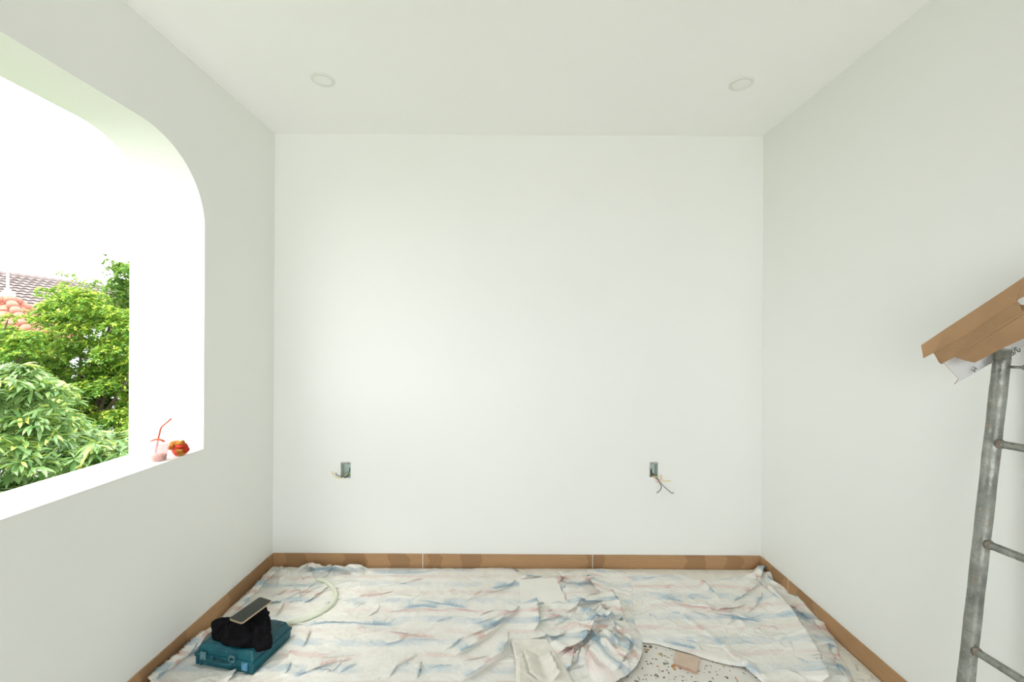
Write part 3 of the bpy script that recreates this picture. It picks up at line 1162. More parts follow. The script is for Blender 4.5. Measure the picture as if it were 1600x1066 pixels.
# side > 0: the gentle slope lies to the left of the polyline's direction
FL = [
    ([(715, 949), (735, 937), (762, 927), (790, 917), (806, 908)], 0.020, 0.035, 1, {'taper': (0.4, 0.1)}),
    ([(712, 1000), (745, 990), (766, 980), (785, 967), (812, 951)], 0.024, 0.035, 1, {'taper': (0.4, 0.1)}),
    ([(696, 1035), (730, 1012), (760, 992), (785, 972)], 0.018, 0.020, 1, {'taper': (0.3, 0.3), 'steep': .6}),
    ([(712, 1070), (750, 1042), (775, 1020), (788, 998), (792, 985)], 0.026, 0.028, 1, {'taper': (0.2, 0.3), 'steep': .5}),
    ([(826, 944), (829, 965), (833, 990)], 0.030, 0.035, -1, {'taper': (0.1, 0.15), 'steep': .2}),
    ([(795, 1001), (825, 1002), (852, 1000), (868, 1002), (888, 994)], 0.018, 0.022, 1, {'warp': 0.02}),
    ([(866, 1029), (880, 1022), (895, 1016), (903, 1005), (912, 988)], 0.045, 0.045, 1, {'taper': (0.1, 0.15), 'steep': .2}),
    ([(879, 1056), (884, 1040), (888, 1022)], 0.025, 0.03, 1, {}),
    ([(808, 908), (835, 900), (866, 895)], 0.022, 0.018, 1, {'clean': 1, 'steep': .8, 'warp': 0.09}),
    ([(878, 898), (885, 908), (897, 914), (910, 913), (922, 905)], 0.030, 0.03, 1, {'clean': .9, 'taper': (0.15, 0.15)}),
    ([(918, 890), (925, 905), (938, 925), (950, 938)], 0.026, 0.035, 1, {'taper': (0.45, 0.2), 'warp': -0.04}),
    ([(943, 930), (953, 950), (959, 968), (962, 984)], 0.030, 0.03, -1, {'taper': (0.15, 0.15)}),
    ([(962, 980), (975, 1000), (990, 1016), (1001, 1028)], 0.022, 0.03, 1, {}),
    ([(878, 965), (892, 958), (908, 947), (925, 946), (948, 948)], 0.022, 0.025, 1, {}),
    ([(868, 900), (876, 920), (888, 946)], 0.018, 0.022, -1, {'taper': (0.1, 0.1)}),
    ([(922, 1068), (935, 1052), (948, 1040), (962, 1030)], 0.035, 0.035, -1, {'warp': -0.05}),
    ([(895, 984), (925, 978), (950, 975), (961, 968)], 0.028, 0.03, 1, {'clean': 1}),
    ([(900, 1040), (925, 1033), (945, 1020), (958, 1005)], 0.02, 0.03, -1, {}),
    ([(960, 1066), (965, 1050), (975, 1030), (980, 1010)], 0.018, 0.025, 1, {}),
    ([(830, 975), (860, 968), (885, 968)], 0.012, 0.03, 1, {}),
    ([(832, 950), (845, 946), (866, 941), (885, 946)], 0.018, 0.02, 1, {}),
    ([(444, 918), (450, 928), (460, 934), (469, 940)], 0.018, 0.03, -1, {}),
    ([(471, 948), (488, 937), (500, 928), (513, 918)], 0.014, 0.016, 1, {'clean': 1}),
    ([(550, 937), (587, 932), (618, 925)], 0.009, 0.02, 1, {}),
    ([(570, 895), (640, 897), (690, 890)], 0.012, 0.025, 1, {'clean': .4}),
    ([(620, 915), (640, 911), (665, 907)], 0.008, 0.015, 1, {}),
    ([(428, 968), (434, 955), (441, 945)], 0.014, 0.02, 1, {'clean': .5}),
    ([(417, 946), (430, 945), (443, 946)], 0.012, 0.02, 1, {'clean': .9}),
    ([(462, 886), (480, 881), (492, 879), (510, 877)], 0.050, 0.030, 1, {'taper': (0.3, 0.05), 'clean': .3, 'steep': .5, 'zz': .055}),
    ([(480, 884), (500, 890), (515, 887), (530, 884)], 0.035, 0.018, 1, {'clean': .9, 'steep': .4, 'zz': .035}),
    ([(512, 880), (530, 882), (548, 887), (570, 890)], 0.045, 0.022, 1, {'taper': (0.1, 0.1), 'clean': .3, 'zz': .05}),
    ([(545, 896), (560, 897), (575, 895)], 0.016, 0.02, -1, {'clean': 1, 'warp': .08}),
    ([(548, 882), (558, 878), (572, 888)], 0.045, 0.02, 1, {'clean': .8, 'warp': .12, 'zz': .05}),
    ([(430, 890), (412, 905), (392, 925), (372, 944), (355, 960)], 0.040, 0.028, -1, {'zz': .04, 'taper': (0.1, 0.2), 'clean': .9, 'warp': .08}),
    ([(426, 902), (405, 925), (380, 952), (352, 972)], 0.022, 0.016, 1, {'clean': .9}),
    ([(350, 968), (320, 990), (290, 1012), (262, 1036), (240, 1056), (222, 1072)], 0.042, 0.030, -1, {'zz': .04, 'taper': (0.15, 0.01), 'clean': .9, 'warp': .10}),
    ([(345, 985), (315, 1008), (290, 1034), (262, 1056), (245, 1075)], 0.028, 0.018, 1, {'taper': (0.2, 0.01), 'clean': .8}),
    ([(353, 1070), (360, 1058), (369, 1048)], 0.016, 0.015, 1, {'clean': .6}),
    ([(470, 1017), (476, 1002), (483, 986)], 0.010, 0.015, 1, {'clean': .3}),
    ([(605, 1066), (617, 1045), (635, 1034), (655, 1024)], 0.011, 0.02, 1, {'clean': .4}),
    ([(650, 1066), (652, 1052), (654, 1038)], 0.012, 0.012, 1, {}),
    ([(445, 1066), (475, 1056), (510, 1040), (560, 1030)], 0.009, 0.03, 1, {}),
    ([(455, 988), (500, 976), (550, 974), (640, 980)], 0.012, 0.04, 1, {}),
    ([(590, 1010), (620, 1004), (640, 996), (700, 1002)], 0.009, 0.03, 1, {}),
    ([(600, 960), (660, 950), (700, 958)], 0.008, 0.03, 1, {}),
    ([(640, 935), (690, 945), (720, 952), (760, 958)], 0.010, 0.03, 1, {}),
]


def small_folds(n, x0, x1, y0, y1, seed, lean=-0.4):
    r_ = random.Random(seed)
    out = []
    for _ in range(n):
        x, y = r_.uniform(x0, x1), r_.uniform(y0, y1)
        L = r_.uniform(8, 34) * (y - 760) / 190
        a = r_.gauss(lean, 0.5)
        b = a + r_.uniform(-0.5, 0.5)
        p1 = (x + L * math.cos(a), y + 0.45 * L * math.sin(a))
        p2 = (p1[0] + L * math.cos(b), p1[1] + 0.45 * L * math.sin(b))
        out.append(([(x, y), p1, p2], r_.uniform(0.004, 0.010), r_.uniform(0.010, 0.022), r_.choice((-1, 1)),
                    {'clean': r_.uniform(0.1, 0.7), 'warp': r_.uniform(-0.02, 0.03), 'taper': (0.4, 0.4)}))
    return out


FL += small_folds(75, 440, 960, 895, 1064, 77)
FL += small_folds(25, 340, 520, 892, 950, 78, -0.8)


def left_edge(y): return np.full_like(y, XL + BT + 0.012) + 0.02 * vnoise(y * 9, y * 0 + 3, 40)
redge = [(930, 884), (975, 892), (990, 905), (988, 930), (989, 950), (996, 975), (1003, 1000), (1004, 1022), (996, 1040), (980, 1057), (955, 1073), (930, 1090), (915, 1130)]


def right_edge(y): return interp_edge(redge, y, 1)
tedge = [(425, 886), (470, 887), (560, 888), (700, 888), (800, 887), (812, 899), (850, 899), (868, 895), (885, 894), (915, 890), (940, 888), (1000, 898)]


def top_edge(x): return interp_edge(tedge, x, 0) + 0.006 * vnoise(x * 30, x * 0, 5)


tile_c = PZ(845, 925, 0.01)


def extraL(x, y):
    hc = PZ(935, 1000, 0)
    r = ((x - hc.x) / 0.24) ** 2 + ((y - hc.y) / 0.30) ** 2
    g = np.exp(-r ** 1.5)
    r1 = 1 - np.abs(vnoise(x * 15 + y * 7, y * 11 - x * 4, 71))
    r2 = 1 - np.abs(vnoise(x * 26 - y * 9, y * 17 + x * 9, 72))
    ez = g * (0.016 + 0.030 * r1 ** 3 + 0.014 * r2 ** 3)
    es = g * (0.07 * vnoise(x * 7, y * 7, 73))
    # corner bunching near the left back corner and the left baseboard
    cc = PZ(440, 900, 0)
    g2 = np.exp(-(((x - cc.x) / 0.28) ** 2 + ((y - cc.y) / 0.22) ** 2))
    ez = ez + g2 * 0.022 * r1 ** 4
    # flat where the tile lies
    ft = np.exp(-((np.abs(x - tile_c.x) / 0.17) ** 6 + (np.abs(y - tile_c.y) / 0.12) ** 6))
    ez = ez * (1 - ft)
    return ez, es + g2 * 0.03, np.clip(g * r1 ** 3 * 1.1, 0, 1)


cl_o, _ = cloth('striped_drop_cloth', 560, 420, left_edge, right_edge, lambda x: np.full_like(x, 1.05), top_edge, FL, M_tarpL, 0.008, 11, extraL)
tag(cl_o, 'large dusty blue, pink and white striped drop cloth crumpled over the left and middle floor', 'drop cloth')

FR = [
    ([(1015, 926), (1060, 943), (1095, 953), (1130, 959), (1164, 969), (1227, 982)], 0.020, 0.030, 1, {'taper': (0.3, 0.3)}),
    ([(1110, 957), (1141, 953), (1166, 945)], 0.012, 0.02, 1, {}),
    ([(1063, 955), (1085, 975), (1109, 992), (1135, 1014), (1164, 1038), (1200, 1063)], 0.013, 0.014, 1, {'taper': (0.2, 0.05), 'steep': .9, 'warp': 0.025, 'clean': .6}),
    ([(1089, 903), (1103, 920), (1118, 935), (1132, 940)], 0.012, 0.02, -1, {'warp': -.04}),
    ([(1144, 943), (1164, 926), (1186, 912)], 0.012, 0.02, 1, {}),
    ([(1187, 912), (1205, 935), (1221, 955), (1240, 982), (1256, 1009), (1268, 1036), (1280, 1068)], 0.026, 0.030, -1, {'taper': (0.1, 0.01), 'steep': .35, 'warp': 0.02, 'clean': .15}),
    ([(1193, 915), (1224, 943), (1256, 963), (1288, 989), (1311, 1015)], 0.024, 0.020, 1, {'taper': (0.1, 0.2), 'clean': .9, 'warp': .05}),
    ([(1305, 1000), (1314, 1022), (1319, 1038), (1324, 1052), (1327, 1070)], 0.030, 0.020, 1, {'clean': 1, 'warp': .07, 'taper': (.2, .01)}),
    ([(1230, 925), (1255, 948), (1280, 968), (1300, 990)], 0.020, 0.018, -1, {'clean': .5}),
    ([(1180, 908), (1185, 899), (1192, 893)], 0.022, 0.016, 1, {'clean': 1, 'taper': (.1, .1), 'warp': .1}),
    ([(1186, 905), (1190, 912), (1196, 920)], 0.022, 0.014, 1, {'clean': 1, 'warp': .12}),
    ([(1000, 905), (1030, 901), (1062, 899)], 0.008, 0.02, 1, {}),
    ([(1165, 960), (1180, 945), (1190, 925)], 0.010, 0.02, 1, {}),
    ([(1030, 1000), (1070, 1012), (1100, 1020)], 0.008, 0.02, 1, {}),
]
FR += small_folds(40, 1000, 1290, 905, 1050, 79, 0.5)
lb = [(955, 880), (958, 960), (960, 1040), (960, 1100)]
rb = [(1203, 893), (1240, 928), (1268, 952), (1290, 973), (1306, 1000), (1320, 1030), (1330, 1050), (1338, 1075)]
bb = [(950, 1000), (1000, 1002), (1026, 1005), (1060, 1015), (1092, 1025), (1115, 1032), (1164, 1044), (1190, 1058), (1210, 1072), (1250, 1085), (1340, 1095)]
tb = [(950, 900), (985, 893), (1040, 897), (1060, 896), (1089, 903), (1106, 907), (1135, 903), (1170, 897), (1182, 888), (1196, 886), (1206, 892)]


def extraR(x, y):
    r1 = 1 - np.abs(vnoise(x * 14 + y * 9, y * 13 - x * 6, 81))
    ec = PZ(1195, 905, 0)
    g = np.exp(-(((x - ec.x) / 0.14) ** 2 + ((y - ec.y) / 0.10) ** 2))
    e2 = np.exp(-((x - interp_edge(rb, y, 1)) / 0.09) ** 2)
    return g * 0.022 * r1 ** 3 + e2 * 0.020 * r1 ** 3, g * 0.05 * r1, e2 * r1 ** 5 * 0.9


cr_o, _ = cloth('striped_drop_cloth', 300, 330, lambda y: interp_edge(lb, y, 1), lambda y: interp_edge(rb, y, 1),
                lambda x: interp_edge(bb, x, 0), lambda x: interp_edge(tb, x, 0) + 0.005 * vnoise(x * 40, x * 0, 6), FR, M_tarpR, 0.004, 23, extraR, 0.8)
tag(cr_o, 'smaller flat striped drop cloth at right, between the crumpled heap and the right baseboard', 'drop cloth')

# cream masking paper with pleats at the front, on the cloth
FP = [
    ([(823, 1034), (827, 1048), (834, 1075)], 0.030, 0.007, 1, {'taper': (0.2, 0.01), 'steep': .8}),
    ([(832, 1031), (837, 1048), (846, 1075)], 0.036, 0.008, 1, {'taper': (0.2, 0.01), 'steep': .8}),
    ([(847, 1033), (854, 1048), (866, 1073)], 0.022, 0.012, -1, {'taper': (0.2, 0.01)}),
    ([(804, 1014), (809, 1028), (812, 1045)], 0.012, 0.02, 1, {'taper': (0.2, 0.2)}),
]
pl = [(798, 1004), (802, 1020), (806, 1040), (806, 1090), (800, 1130)]
pr = [(854, 1000), (864, 1018), (878, 1040), (896, 1068), (915, 1100), (935, 1130)]
po, _ = cloth('masking_paper', 110, 150, lambda y: interp_edge(pl, y, 1), lambda y: interp_edge(pr, y, 1),
              lambda x: np.full_like(x, 1.62), lambda x: np.full_like(x, PZ(825, 1006, 0).y), FP, M_paper, 0.030, 31, None, 0.3)
tag(po, 'dusty cream masking paper with sharp upright pleats lying at the front of the floor', 'paper')


FS = []
sb, _ = cloth('masking_paper', 260, 24, lambda y: np.full_like(y, -0.02), lambda y: np.full_like(y, XR - BT - 0.003),
              lambda x: np.full_like(x, YB - 0.19), lambda x: np.full_like(x, YB - BT - 0.003), FS, M_paper, 0.0025, 51, None, 0.15)
tag(sb, 'narrow cream masking paper strip along the foot of the back wall')
sb['category'] = 'paper'
sr, _ = cloth('masking_paper', 40, 260, lambda y: np.full_like(y, XR - 0.24), lambda y: np.full_like(y, XR - BT - 0.003),
              lambda x: np.full_like(x, 0.9), lambda x: np.full_like(x, YB - 0.20), FS, M_paper_dirty, 0.0025, 52, None, 0.15)
tag(sr, 'cream masking paper strip with grey smudges along the foot of the right wall', 'paper')


def cloth_z(x, y, objs=(cl_o,)):
    best = 0.0
    for o in objs:
        co = np.empty(len(o.data.vertices) * 3, np.float32)
        o.data.vertices.foreach_get('co', co)
        co = co.reshape(-1, 3)
        d = (co[:, 0] - x) ** 2 + (co[:, 1] - y) ** 2
        i = np.argsort(d)[:6]
        if d[i[0]] < 0.02 ** 2:
            best = max(best, float(co[i, 2].max()))
    return best


# ------------------------------------------------------------------ loose tiles
def prism_tile(name, corners_px, z, th, mats, label, rz=0.0):
    top = [PZ(a, b, z + th) for a, b in corners_px]
    c = sum(top, Vector()) / 4
    root_z = z
    bm = bmesh.new()
    tv = [bm.verts.new(Vector((p.x - c.x, p.y - c.y, th))) for p in top]
    bv = [bm.verts.new(Vector((p.x - c.x, p.y - c.y, 0))) for p in top]
    bm.faces.new(tv); bm.faces.new(bv[::-1])
    for k in range(4):
        f = bm.faces.new((tv[k], tv[(k + 1) % 4], bv[(k + 1) % 4], bv[k])); f.material_index = 1
    bmesh.ops.bevel(bm, geom=bm.edges[:], offset=0.0008, segments=1, affect='EDGES')
    o = bm_link(name, bm, mats)
    o.location = (c.x, c.y, root_z)
    tag(o, label, 'tile')
    return o


zt = cloth_z(tile_c.x, tile_c.y)
prism_tile('floor_tile', [(811, 905.5), (868, 902.5), (886, 943), (814, 947.5)], max(0.016, zt - 0.002), 0.009, [M_whitetile, M_whitetile],
           'plain white square tile lying among the folds of the drop cloth')
prism_tile('tile_offcut', [(1055.3, 1017.6), (1092.7, 1026.8), (1089, 1049.5), (1053, 1036)], 0.0005, 0.013, [M_beigetile, M_tile_edge],
           'small beige square tile offcut on the bare speckled floor')

# ------------------------------------------------------------------ pale hose
hz = [(495, 905), (507, 908), (516, 914), (523, 923), (525, 932), (521, 941), (511, 950), (498, 958), (480, 966), (462, 971), (446, 975)]
pts = []
for k, (a, b) in enumerate(hz):
    p = PZ(a, b, 0.03)
    pts.append(Vector((p.x, p.y, cloth_z(p.x, p.y) + 0.0125)))
for _ in range(2):
    pts = [pts[0]] + [(pts[i - 1] + pts[i] * 2 + pts[i + 1]) / 4 for i in range(1, len(pts) - 1)] + [pts[-1]]
for p, (a, b) in zip(pts, hz):
    q = PZ(a, b, p.z); p.x, p.y = q.x, q.y
bm = bmesh.new()
tube_bm(bm, smooth_path(pts, 6), 0.0112, 14)
o = bm_link('plastic_hose', bm, M_hose, None, True)
tag(o, 'pale green plastic hose curving over the cloth behind the teal case', 'hose')

# ------------------------------------------------------------------ teal tool case
fl = PZ(303.7, 1039, 0.012); fr = PZ(392, 1055.6, 0.012)
ang = math.atan2(fr.y - fl.y, fr.x - fl.x)
CW, CD, CH = 0.315, 0.245, 0.092
ex = Vector((math.cos(ang), math.sin(ang), 0)); ey = Vector((-math.sin(ang), math.cos(ang), 0))
cc = fl + ex * CW / 2 + ey * CD / 2
CASE_Z = 0.012
case = empty('tool_case', (cc.x, cc.y, CASE_Z), ang)
tag(case, 'scuffed teal plastic tool case lying flat near the left baseboard', 'tool case')


def tapered(bm, x, y, z0, z1, ins0, ins1, bev):
    r = bmesh.ops.create_cube(bm, size=1.0)
    for v in r['verts']:
        t = v.co.z > 0
        ins = ins1 if t else ins0
        v.co = Vector((math.copysign(x / 2 - ins, v.co.x), math.copysign(y / 2 - ins, v.co.y), z1 if t else z0))
    es = list({e for v in r['verts'] for e in v.link_edges})
    bmesh.ops.bevel(bm, geom=es, offset=bev, segments=3, affect='EDGES', profile=0.6)


bm = bmesh.new()
tapered(bm, CW, CD, 0.0, 0.047, 0.004, 0.001, 0.007)
bx(bm, (0, 0, 0.044), (CW + 0.002, CD + 0.002, 0.006), bevel=0.002)
for sx in (-1, 1):                       # corner ribs on the base
    bx(bm, (sx * (CW / 2 - 0.035), -CD / 2 + 0.004, 0.022), (0.010, 0.012, 0.036), bevel=0.002)
    bx(bm, (sx * (CW / 2 - 0.012), -CD / 2 + 0.006, 0.022), (0.012, 0.012, 0.036), bevel=0.002)
for k in range(3):
    bx(bm, (CW / 2 - 0.005, -0.07 + 0.07 * k, 0.022), (0.008, 0.012, 0.034), bevel=0.002)
bm_link('base_shell', bm, M_case, case, True)
bm = bmesh.new()
tapered(bm, CW, CD, 0.049, CH, 0.002, 0.016, 0.012)
bx(bm, (0, 0, 0.052), (CW + 0.003, CD + 0.003, 0.006), bevel=0.002)
for k in range(4):                       # raised ribs and pads on the lid
    bx(bm, (-0.09 + 0.06 * k, CD / 2 - 0.045, CH - 0.001), (0.045, 0.05, 0.004), bevel=0.0018)
bx(bm, (0.0, -0.02, CH - 0.0005), (CW - 0.09, 0.09, 0.004), bevel=0.0018)
bx(bm, (-0.045, -CD / 2 + 0.036, CH - 0.0005), (0.10, 0.010, 0.004), bevel=0.0018)
bx(bm, (0.065, -CD / 2 + 0.036, CH - 0.0005), (0.085, 0.010, 0.004), bevel=0.0018)
lid = bm_link('lid', bm, M_case, case, True)
for o_ in (lid,):
    md = o_.modifiers.new('weighted', 'WEIGHTED_NORMAL')
for i, (lx_, mt, lab) in enumerate(((-CW / 2 + 0.052, M_case_dull, None), (CW / 2 - 0.040, M_latch_blue, 'faded light blue latch hanging open'))):
    bm = bmesh.new()
    zc = 0.052 if i == 0 else 0.036
    bx(bm, (lx_, -CD / 2 - 0.003, zc), (0.030, 0.008, 0.034), bevel=0.0025)
    bx(bm, (lx_, -CD / 2 - 0.0075, zc - 0.002), (0.020, 0.003, 0.020), bevel=0.001)
    o = bm_link('latch', bm, mt, case)
    if lab: tag(o, lab)
bm = bmesh.new()                          # catch frame on the lid front
for c, s in (((0.052, -0.004, 0.072), (0.030, 0.010, 0.004)), ((0.052, -0.004, 0.052), (0.030, 0.010, 0.004)),
             ((0.039, -0.004, 0.062), (0.004, 0.010, 0.024)), ((0.065, -0.004, 0.062), (0.004, 0.010, 0.024))):
    bx(bm, (c[0], -CD / 2 + c[1], c[2]), s, bevel=0.001)
bm_link('catch', bm, M_case_dull, case)
bm = bmesh.new()                          # fold-down carrying handle
tube_bm(bm, smooth_path([(-0.055, -CD / 2 + 0.002, 0.050), (-0.052, -CD / 2 - 0.012, 0.044), (0, -CD / 2 - 0.014, 0.040),
                         (0.052, -CD / 2 - 0.012, 0.044), (0.055, -CD / 2 + 0.002, 0.050)], 5), 0.0055, 8)
bm_link('handle', bm, M_case, case, True)
bm = bmesh.new()
for k in range(2):
    tube_bm(bm, [(-0.10 + 0.14 * k, CD / 2 + 0.002, 0.049), (-0.04 + 0.14 * k, CD / 2 + 0.002, 0.049)], 0.005, 10)
bm_link('hinge', bm, M_case, case, True)


# ------------------------------------------------------------------ black garment heaped on the case
def garment():
    cx, cy = PZ(376, 1000, 0.10).x, PZ(376, 992, 0.105).y
    z0 = CASE_Z + CH + 0.003
    outline = [(330, 966), (331, 985), (345, 1003), (370, 1009), (396, 1012), (403, 1019), (424, 1011), (424, 985), (421, 962), (418, 950), (400, 947), (378, 950), (350, 960)]
    ow = [PZ(a, b, z0) for a, b in outline]
    # far points are raised in the photograph: pull them towards the viewer's side of the heap
    C = Vector((sum(p.x for p in ow) / len(ow), sum(p.y for p in ow) / len(ow), 0))
    fixed = []
    for (a, b), p in zip(outline, ow):
        q = Vector((p.x, p.y, 0))
        if b < 970:
            q = PZ(a, b, z0 + (0.025 if a < 352 else 0.06 if a < 390 else 0.085)); q.z = 0
        fixed.append(q)
    C = Vector((sum(p.x for p in fixed) / len(fixed), sum(p.y for p in fixed) / len(fixed), 0))
    angs = [math.atan2(p.y - C.y, p.x - C.x) for p in fixed]
    rad = [(p - C).length for p in fixed]
    order = np.argsort(angs)
    A = np.array(angs)[order]; Rr = np.array(rad)[order]
    NA, NR = 160, 60
    pA, pB = PZ(368, 973, .222).xy, PZ(409, 942, .222).xy
    V, Fc = [], []
    for i in range(NR + 1):
        t = i / NR
        for k in range(NA):
            a = -PI + 2 * PI * k / NA
            R = np.interp(a, A, Rr, period=2 * PI)
            r = R * t
            x = C.x + r * math.cos(a); y = C.y + r * math.sin(a)
            prof = (1 - t ** 3.0) ** 0.55
            n = float(vnoise(np.array([x * 9 + y * 5]), np.array([y * 12]), 91)[0])
            ri = 1 - abs(float(vnoise(np.array([x * 22 - y * 16 + 5]), np.array([y * 20 + x * 12]), 92)[0]))
            r2 = 1 - abs(float(vnoise(np.array([x * 40 + y * 26]), np.array([y * 30 - x * 20]), 93)[0]))
            h = 0.080 + 0.014 * n + 0.034 * ri ** 3 + 0.012 * r2 ** 3
            h *= 1 - 0.35 * min(1, max(0, (x - C.x - 0.05) / 0.10))           # lower to the right
            h *= 1 - 0.62 * min(1, max(0, (C.x + 0.01 - x) / 0.12))           # and to the left
            z = z0 + h * prof
            q = Vector((x, y)); ab = pB - pA
            tq = min(1, max(0, (q - pA).dot(ab) / ab.length_squared))
            dq = (q - (pA + ab * tq)).length
            if t < 0.985:
                z = max(z, z0 + (0.113 - (dq / 0.052) ** 2 * 0.045) * min(1, (1 - t) / 0.12) ** 0.5)
            V.append((x, y, z))
    # flap hanging over the front right edge of the case
    for i in range(NR):
        for k in range(NA):
            a0 = i * NA + k; a1 = i * NA + (k + 1) % NA
            Fc.append((a0, a1, a1 + NA, a0 + NA))
    me_o = py_link('black_garment', V, Fc, M_black, None, True)
    bm = bmesh.new(); bm.from_mesh(me_o.data)
    bmesh.ops.remove_doubles(bm, verts=bm.verts[:], dist=1e-6)
    # underside
    bmesh.ops.holes_fill(bm, edges=[e for e in bm.edges if e.is_boundary], sides=0)
    bmesh.ops.recalc_face_normals(bm, faces=bm.faces[:])
    bm.to_mesh(me_o.data); bm.free()
    tag(me_o, 'black garment bundled in a heap on top of the teal tool case', 'garment')
    # overlapping layers as folds: collar-like lap and sleeve
    def lap(pts, th, wd):
        bm = bmesh.new()
        path = smooth_path(pts, 8)
        rings = tube_bm(bm, path, [wd * (0.55 + 0.45 * math.sin(PI * i / (len(path) - 1))) for i in range(len(path))], 16)
        for ring, p in zip(rings, path):
            for v in ring:
                d = v.co - p
                v.co = p + Vector((d.x, d.y, d.z * th))
        return bm_link('fold', bm, M_black, me_o, True)
    def G(px, py, z): return PZ(px, py, z)
    lap([G(336, 992, .120), G(346, 980, .130), G(362, 970, .155), G(388, 956, .185)], 0.6, 0.022)
    lap([G(352, 1000, .125), G(375, 1003, .130), G(396, 990, .150), G(406, 972, .170), G(416, 958, .165)], 0.6, 0.030)
    lap([G(400, 1010, .108), G(408, 995, .130), G(411, 978, .145), G(414, 965, .150)], 0.55, 0.036)
    # the hanging corner
    bm = bmesh.new()
    g = [[G(395, 985, .150), G(410, 975, .155), G(421, 985, .128)],
         [G(392, 1003, .122), G(408, 998, .124), G(424, 1000, .110)],
         [G(396, 1012, .112), G(408, 1012, .110), G(425, 1011, .090)],
         [G(401, 1020, .096), G(404, 1020, .094), G(425.5, 1012.5, .082)]]
    vv = [[bm.verts.new(p) for p in r] for r in g]
    for i in range(3):
        for j in range(2):
            bm.faces.new((vv[i][j], vv[i][j + 1], vv[i + 1][j + 1], vv[i + 1][j]))
    o = bm_link('sleeve', bm, M_black, me_o, True)
    o.modifiers.new('s', 'SOLIDIFY').thickness = 0.008
    sb = o.modifiers.new('u', 'SUBSURF'); sb.levels = sb.render_levels = 3
    return me_o


garment()

# ------------------------------------------------------------------ phone on the garment
def phone():
    zc = 0.232
    c1_, c2_, c3_ = PZ(357, 968, zc), PZ(372.5, 980, zc - 0.004), PZ(405.8, 933.7, zc + 0.006)
    ly = (c3_ - c1_).normalized()
    sx = (c2_ - c1_); sx = (sx - ly * sx.dot(ly)).normalized()
    L, W, T = (c3_ - c1_).length, (PZ(372.5, 980, zc) - c1_).length, 0.0075
    W = min(W, 0.082)
    nz = sx.cross(ly).normalized()
    c = c1_ + sx * W / 2 + ly * L / 2
    root = bpy.data.objects.new('smartphone', None)
    COL.objects.link(root)
    M = Matrix((sx, ly, nz)).transposed().to_4x4(); M.translation = c
    root.matrix_world = M
    root.empty_display_size = 0.03
    tag(root, 'black-screened smartphone with a thin gold rim resting on the black garment', 'phone')
    def rrect(w, l, r, z0, z1, name, mat):
        bm = bmesh.new()
        ring = []
        for (cx, cy, a0) in ((w / 2 - r, l / 2 - r, 0), (-w / 2 + r, l / 2 - r, 90), (-w / 2 + r, -l / 2 + r, 180), (w / 2 - r, -l / 2 + r, 270)):
            for k in range(7):
                a = math.radians(a0 + 15 * k)
                ring.append((cx + r * math.cos(a), cy + r * math.sin(a)))
        lo = [bm.verts.new((x, y, z0)) for x, y in ring]; hi = [bm.verts.new((x, y, z1)) for x, y in ring]
        bm.faces.new(hi); bm.faces.new(lo[::-1])
        n = len(ring)
        for k in range(n):
            bm.faces.new((lo[k], lo[(k + 1) % n], hi[(k + 1) % n], hi[k]))
        return bm_link(name, bm, mat, root)
    rrect(W, L, 0.012, -T / 2, T / 2 - 0.0004, 'frame', M_phone_rim)
    rrect(W - 0.0045, L - 0.0045, 0.010, T / 2 - 0.002, T / 2 + 0.0003, 'screen', M_phone_glass)
    rrect(W - 0.004, L - 0.004, 0.010, -T / 2 - 0.0003, -T / 2 + 0.002, 'back_cover', M_phone_dark)
    bm = bmesh.new()
    bx(bm, (W / 2 + 0.0003, L * 0.15, 0), (0.0012, 0.012, 0.003), bevel=0.0004, seg=1)
    bm_link('side_button', bm, M_phone_rim, root)


phone()


# ------------------------------------------------------------------ socket boxes with wires
def socket_box(rect, label, wires):
    x0, x1, z0, z1 = rect
    root = empty('socket_box', ((x0 + x1) / 2, YB, z0))
    tag(root, label, 'socket box', 'open socket boxes in the back wall')
    t, dp = 0.0015, 0.058
    a, b, c, d = x0 + 0.001, x1 - 0.001, z0 + 0.001, z1 - 0.001
    bm = bmesh.new()
    y = YB + dp / 2
    bx(bm, ((a + b) / 2, YB + dp, (c + d) / 2), (b - a, t, d - c))
    bx(bm, (a + t / 2, y, (c + d) / 2), (t, dp, d - c)); bx(bm, (b - t / 2, y, (c + d) / 2), (t, dp, d - c))
    bx(bm, ((a + b) / 2, y, c + t / 2), (b - a, dp, t)); bx(bm, ((a + b) / 2, y, d - t / 2), (b - a, dp, t))
    bm_link('metal_box', bm, M_box, root, world=True)
    for xx in (a + (b - a) * 0.26, a + (b - a) * 0.74):
        bm = bmesh.new()
        bx(bm, (xx, YB - 0.001, d - 0.006), ((b - a) * 0.34, 0.004, 0.013), bevel=0.001, seg=1)
        lathe_bm(bm, [(0.0032, 0), (0.0032, 0.0025)], (0, 0, 0), 10, Matrix.Translation((xx, YB - 0.003, d - 0.006)) @ Matrix.Rotation(PI / 2, 4, 'X'), True)
        bm_link('fixing_lug', bm, M_lug, root, world=True)
    for pts, r, mt, lab in wires:
        bm = bmesh.new()
        tube_bm(bm, smooth_path([P(a_, b_, YB + dd) for a_, b_, dd in pts], 6), r, 7)
        tag(bm_link('wire', bm, mt, root, True, world=True), lab)


